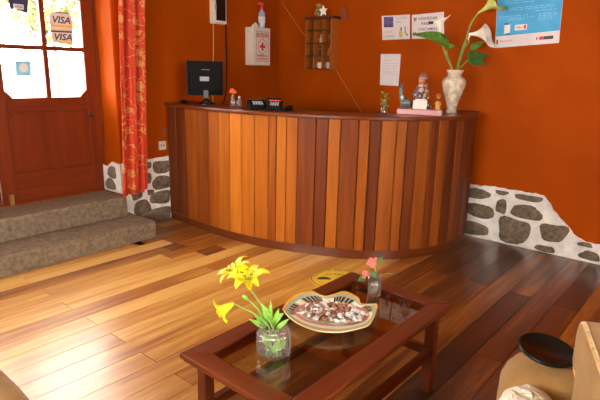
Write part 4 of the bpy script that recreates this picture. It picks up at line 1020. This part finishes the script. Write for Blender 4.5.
# ------------------------------------------------------------------ on the wall with the poster (plane x = XW)
CY0, CY1, CZ0, CZ1, CXF = 3.45, 3.815, 1.53, 2.075, 4.555
cab = empty('display_shelf', (XW, (CY0+CY1)/2, CZ0), 'small brown wooden display shelf with open cubbyholes on the wall', 'shelf')
mb = MB(); mb.box((XW-.0118, CY0, CZ0), (XW-.0065, CY1, CZ1-.0205)); mb.build('back_panel', M['shelfw'], cab)
MB().box((CXF, CY0, CZ0), (XW-.012, CY0+.014, CZ1-.02)).build('side_panel', M['shelfw'], cab, bevel=.002)
MB().box((CXF, CY1-.014, CZ0), (XW-.012, CY1, CZ1-.02)).build('side_panel', M['shelfw'], cab, bevel=.002)
MB().box((CXF-.012, CY0-.012, CZ1-.02), (XW-.001, CY1+.012, CZ1+.008)).build('top_board', M['shelfd'], cab, bevel=.003)
hz = [CZ0, CZ0+.135, CZ0+.27, CZ0+.405]
for z in hz: MB().box((CXF+.004, CY0+.014, z), (XW-.012, CY1-.014, z+.012)).build('shelf_board', M['shelfd'], cab)
for z in hz:
    for f_ in (.34, .66):
        yv = CY0+(CY1-CY0)*f_; MB().box((CXF+.006, yv-.005, z+.0125), (XW-.012, yv+.005, min(z+.1345, CZ1-.0205))).build('divider', M['shelfw'], cab)
def cup(y, z, label, hh=.065, r=.03):
    p = Vector((CXF+.05, y, z+.013)); o_ = empty('cup', p, label, 'cup')
    pr_ = [(r*.7, 0), (r*.8, .004), (r, hh)]
    MB().lathe(pr_+[(a-.003, zz+(.005 if zz == 0 else 0)) for a, zz in pr_][::-1], p, 20).build('cup_body', M['white'], o_, smooth=True)
    mb = MB(); mb.tube([p+Vector((0, r*.9+.018*sin(a), hh*.5+.02*cos(a))) for a in [pi*k/8 for k in range(9)]], .0035, 6); mb.build('handle', M['white'], o_, smooth=True)
cup(CY0+.18, hz[0], 'small white cup in the bottom middle cubbyhole of the shelf'); cup(CY0+.062, hz[0], 'small white cup in the bottom right cubbyhole of the shelf')
def figurine(y, z, label, c1_, c2_, hh=.08):
    p = Vector((CXF+.05, y, z+.0125)); o_ = empty('figurine', p, label, 'figurine')
    mb = MB(); mb.lathe([(.020, 0), (.018, .01), (.010, hh*.45), (.013, hh*.6), (.006, hh*.72)], p, 12, c=c1_); mb.tube([p+Vector((0, -.008, hh*.6)), p+Vector((-.012, -.022, hh*.35))], .004, 6, c=c1_); mb.tube([p+Vector((0, .008, hh*.6)), p+Vector((-.012, .022, hh*.35))], .004, 6, c=c1_); mb.build('body', M['painted'], o_, smooth=True)
    mb = MB(); mb.ball(p+Vector((0, 0, hh*.84)), hh*.14, 10, c=c2_); mb.lathe([(.014, hh*.88), (.006, hh), (.001, hh*1.02)], p, 10, c=c1_); mb.build('head', M['painted'], o_, smooth=True)
figurine(CY0+.18, hz[2], 'pale figurine in the middle cubbyhole, second row from the top', (.6, .55, .48), (.5, .25, .12), .085)
figurine(CY0+.065, hz[2], 'reddish figurine in the right cubbyhole, second row from the top', (.30, .06, .03), (.4, .18, .08))
figurine(CY1-.075, hz[1], 'dark brown figurine in the left cubbyhole, third row from the top', (.12, .05, .02), (.35, .15, .06), .09)
figurine(CY0+.19, hz[1], 'black figurine in the middle cubbyhole, third row from the top', (.04, .02, .015), (.3, .12, .05), .095)
figurine(CY1-.075, hz[2], 'dull copper figurine in the left cubbyhole, second row from the top', (.22, .09, .03), (.3, .13, .06), .075)
figurine(CY0+.065, hz[1], 'ochre figurine in the right cubbyhole, third row from the top', (.32, .14, .03), (.35, .16, .07), .08)
# ornaments on top of the shelf
zt = CZ1+.0085
p = Vector((4.62, 3.685, zt)); og = empty('beaded_ornament', p, 'green ornament with golden beads on top of the display shelf', 'ornament')
mb = MB(); mb.ball(p+Vector((0, 0, .048)), (.042, .042, .047), 14, c=(.10, .12, .02)); mb.ball(p+Vector((0, 0, .115)), (.028, .028, .03), 12, c=(.16, .14, .03)); mb.build('body', M['painted'], og, smooth=True)
mb = MB()
for k in range(40):
    z = rnd.uniform(-.9, .9); a = rnd.uniform(0, 2*pi); r = sqrt(1-z*z); mb.ball(p+Vector((.042*r*cos(a), .042*r*sin(a), .048+.045*z)), .006, 6)
for k in range(14):
    a = 2*pi*k/14; mb.ball(p+Vector((.028*cos(a), .028*sin(a), .12)), .005, 6)
mb.build('beads', M['gold'], og, smooth=True)
p = Vector((4.585, 3.60, zt+.0)); os_ = empty('star_ornament', p, 'cream star shaped ornament standing on the display shelf', 'ornament')
mb = MB(); pts = []
for k in range(10):
    a = pi*2*k/10+.25; r = .058 if k % 2 == 0 else .030; pts.append(p+Vector((0, r*cos(a), .055+r*sin(a))))
mb.prism(pts, (.014, 0, 0)); mb.build('star', M['calla'], os_, bevel=.004)
mb = MB(); yc = 3.405; mb.prism([(XW-.001, yc-.065, 2.055), (XW-.001, yc+.065, 2.055), (XW-.001, yc+.045, 2.14), (XW-.001, yc, 2.20), (XW-.001, yc-.045, 2.14)], (-.012, 0, 0)); o = mb.build('wall_plaque', M['adobe'], bevel=.003); tag(o, 'dark reddish pointed plaque on the wall right of the display shelf', 'plaque')
cb = MB(); cb.tube([(XW-.003, 4.30, 2.28), (XW-.003, 3.97, 1.93), (XW-.003, 3.80, 1.79), (XW-.003, 3.482, 1.528), (XW-.003, 3.169, 1.156), (XW-.003, 3.1, 1.07)], .0022, 5); tag(cb.build('wire', M['thread']), 'thin pale wire running diagonally behind the display shelf', 'wire')

# sheets of paper: local plane helper for writing on the x = XW wall (reading direction is -Y)
def sheet(name, corners, mats, label, cat, group=None):
    """corners TL, TR, BR, BL as (y, z)"""
    o_ = empty(name, (XW, corners[3][0], corners[3][1]), label, cat, group)
    P_ = [Vector((XW-.0035, y, z)) for y, z in corners]
    MB().prism(P_, (.0015, 0, 0)).build('paper', mats, o_)
    def fn(u, v, d=.0005): return (P_[3].lerp(P_[2], u)).lerp(P_[0].lerp(P_[1], u), v)+Vector((-d, 0, 0))
    ex = (P_[2]-P_[3]).normalized(); ez = (P_[0]-P_[3]).normalized()
    return o_, fn, ex, ez, (P_[2]-P_[3]).length, (P_[0]-P_[3]).length
def fq(mb, fn, u0, u1, v0, v1, d=.0006): mb.add([fn(u0, v0, d), fn(u1, v0, d), fn(u1, v1, d), fn(u0, v1, d)], [(0, 1, 2, 3)])
def scribble(mb, fn, u0, u1, v, hgt, seed, d=.0006):
    r_ = random.Random(seed); u = u0
    while u < u1:
        w_ = r_.uniform(.02, .07)
        fq(mb, fn, u, min(u1, u+w_), v-hgt/2, v+hgt/2, d); u += w_+r_.uniform(.012, .03)
# notice 1
o_, fn, ex, ez, W_, H_ = sheet('paper_notice', [(2.932, 2.064), (2.616, 2.063), (2.597, 1.835), (2.91, 1.832)], M['paper'], 'white paper notice with small colour photo, left of the two upper notices', 'notice')
M['photo1'] = plain('printed_picture', (.10, .07, .20), .5, noise_amp=.9, nscale=20)
mb = MB(); fq(mb, fn, .07, .42, .52, .95); mb.build('printed_picture', M['photo1'], o_)
mb = MB(); text_mb(mb, 'LA CASA', fn(.50, .83), ex, ez, .020, width=.13); text_mb(mb, 'DEL', fn(.52, .68), ex, ez, .018, width=.06); text_mb(mb, 'VISITA', fn(.10, .28), ex, ez, .020, width=.09); text_mb(mb, 'NUESTRA', fn(.06, .10), ex, ez, .020, width=.13); mb.build('lettering', M['inkgrey'], o_)
M['lemon'] = plain('printed_yellow', (.60, .50, .15), .6, noise_amp=.3, nscale=60)
mb = MB(); fq(mb, fn, .63, .75, .10, .36); mb.build('printed_figure', M['lemon'], o_); mb = MB(); fq(mb, fn, .67, .72, .36, .50); fq(mb, fn, .82, .85, .22, .52); fq(mb, fn, .88, .92, .14, .24); mb.build('printed_figure', M['photo1'], o_)
# notice 2
o_, fn, ex, ez, W_, H_ = sheet('paper_notice', [(2.594, 2.057), (2.264, 2.069), (2.240, 1.836), (2.576, 1.835)], M['paper'], 'white paper notice with bold dark capitals partly behind the calla leaf', 'notice')
mb = MB(); text_mb(mb, 'HOSPEDAR', fn(.20, .76), ex, ez, .026, width=.20, shear=.2); text_mb(mb, 'PARA', fn(.30, .55), ex, ez, .026, width=.095, shear=.2); text_mb(mb, 'CHICAMAS', fn(.20, .33), ex, ez, .026, width=.20, shear=.2); text_mb(mb, 'TURISTAS', fn(.26, .12), ex, ez, .022, width=.15, shear=.2)
fq(mb, fn, .52, .68, .56, .68)
for uu, vv in ((.08, .72), (.06, .12)): 
    fq(mb, fn, uu, uu+.03, vv, vv+.13); fq(mb, fn, uu+.04, uu+.07, vv+.03, vv+.16); fq(mb, fn, uu-.02, uu+.0, vv+.08, vv+.17)
mb.build('lettering', M['ink'], o_)
# note
o_, fn, ex, ez, W_, H_ = sheet('paper_note', [(2.918, 1.695), (2.686, 1.694), (2.690, 1.383), (2.908, 1.386)], M['paper'], 'plain white typed note below the two notices, behind the counter', 'note')
mb = MB()
for k, v in enumerate((.80, .70, .62, .54, .46, .40, .33)): scribble(mb, fn, .12, .88 if k else .6, v, .012, k)
mb.build('lettering', M['inkgrey'], o_)
# poster
o_, fn, ex, ez, W_, H_ = sheet('poster', [(1.80, 2.50), (1.265, 2.50), (1.234, 1.775), (1.753, 1.741)], M['paper'], 'large blue and white printed poster on the orange wall at the upper right', 'poster')
b0 = .125
mb = MB(); mb.add([fn(.004, b0, .0004), fn(.996, b0+.01, .0004), fn(.996, .996, .0004), fn(.004, .996, .0004)], [(0, 1, 2, 3)]); mb.build('blue_field', M['blue'], o_)
mb = MB()
for k, (u0, u1, v) in enumerate(((.2, .65, .58), (.2, .62, .555), (.15, .6, .50), (.15, .6, .475), (.2, .9, .42), (.2, .9, .40), (.62, .95, .37), (.05, .5, .335), (.05, .6, .31), (.2, .45, .29), (.66, .95, .33), (.66, .95, .31), (.66, .9, .29), (.66, .9, .27))): scribble(mb, fn, u0, u1, v, .006, k, .0010)
mb.build('lettering', M['poster_blue'], o_)
mb = MB(); fq(mb, fn, .31, .50, .175, .235, .0008); fq(mb, fn, .14, .235, .15, .245, .0008); mb.build('white_badge', M['white'], o_)
mb = MB(); text_mb(mb, 'PERU', fn(.33, .187, .001), ex, ez, .022, width=.055); fq(mb, fn, .45, .485, .185, .225, .0012); text_mb(mb, 'Mi Empresa', fn(.09, .055, .001), ex, ez, .016, width=.10); fq(mb, fn, .70, .76, .05, .085, .001); fq(mb, fn, .02, .05, .04, .09, .001); mb.build('red_print', M['red'], o_)
mb = MB(); fq(mb, fn, .762, .91, .05, .085, .001); mb.build('logo_bar', M['ink'], o_); mb = MB(); fq(mb, fn, .655, .675, .055, .08, .001); mb.build('logo_mark', M['ink'], o_)
mb = MB(); fq(mb, fn, .14, .20, .245, .262, .001); fq(mb, fn, .18, .235, .138, .152, .001); mb.build('phone_graphic', M['navy'], o_)

# stickers on the door panes (inside face)
yS = 4.649
def sticker(poly, label, mat):
    c_ = Vector((poly[0][0], yS, poly[0][1])); o_ = empty('sticker', c_, label, 'sticker')
    MB().prism([Vector((x, yS, z)) for x, z in poly], (0, -.0015, 0)).build('backing', M[mat], o_)
    return o_
s1 = sticker([(2.138, 1.93), (2.17, 1.95), (2.24, 1.962), (2.30, 1.945), (2.336, 1.945), (2.333, 1.815), (2.138, 1.805)], 'upper white, navy and gold payment sticker on the door pane', 'cream')
def yq(mb, x0, x1, z0, z1, dz=0): mb.add([(x0, yS-.0022, z0), (x1, yS-.0022, z0+dz), (x1, yS-.0022, z1+dz), (x0, yS-.0022, z1)], [(0, 1, 2, 3)])
mb = MB(); text_mb(mb, 'VISA', (2.165, yS-.0016, 1.862), X, Z, .060, width=.155, shear=.25, bold=.025); yq(mb, 2.19, 2.30, 1.948, 1.956); mb.build('lettering', M['navy'], s1)
mb = MB(); yq(mb, 2.142, 2.331, 1.832, 1.850); mb.build('gold_stripe', M['gold'], s1)
s2 = sticker([(2.14, 1.803), (2.333, 1.813), (2.330, 1.687), (2.24, 1.690), (2.145, 1.705)], 'lower white, navy and gold payment sticker on the door pane', 'cream')
mb = MB(); text_mb(mb, 'VISA', (2.168, yS-.0016, 1.722), X, Z, .056, width=.155, shear=.25, bold=.025); yq(mb, 2.142, 2.331, 1.786, 1.800, .004); mb.build('lettering', M['navy'], s2)
mb = MB(); yq(mb, 2.19, 2.328, 1.694, 1.710); mb.build('gold_stripe', M['gold'], s2)
s3 = sticker([(1.825, 1.945), (1.96, 1.925), (1.98, 2.05), (1.82, 2.05)], 'dark payment sticker at the top of the upper left door pane', 'navy')
mb = MB(); yq(mb, 1.855, 1.935, 1.945, 1.985); mb.build('white_field', M['white'], s3)
mb = MB(); text_mb(mb, 'VISA', (1.868, yS-.003, 1.957), X, Z, .018, width=.055, shear=.25); mb.build('lettering', M['navy'], s3)
s4 = sticker([(1.823, 1.538), (1.950, 1.541), (1.941, 1.416), (1.818, 1.415)], 'square light blue sticker with white disc on the lower left door pane', 'lightblue')
mb = MB(); mb.add([(1.884+.036*cos(2*pi*k/24), yS-.0022, 1.482+.036*sin(2*pi*k/24)) for k in range(24)], [tuple(range(24))]); mb.build('white_disc', M['white'], s4)

# group names of the remaining repeats
for o_ in list(scene.objects):
    if o_.parent is None and o_.get('label') and not o_.get('group'):
        k_ = o_.name.split('.')[0]
        g_ = {'lily_stem': 'yellow lilies in the ribbed jar', 'calla_lily': 'calla lilies in the marble vase', 'sticker': 'stickers on the door panes',
              'cup': 'white cups in the display shelf', 'figurine': 'figurines in the display shelf', 'paper_notice': 'paper notices on the wall',
              'glass_bottle': 'small glass bottles on the counter', 'card_terminal': 'card terminals on the counter'}.get(k_)
        if g_: o_['group'] = g_
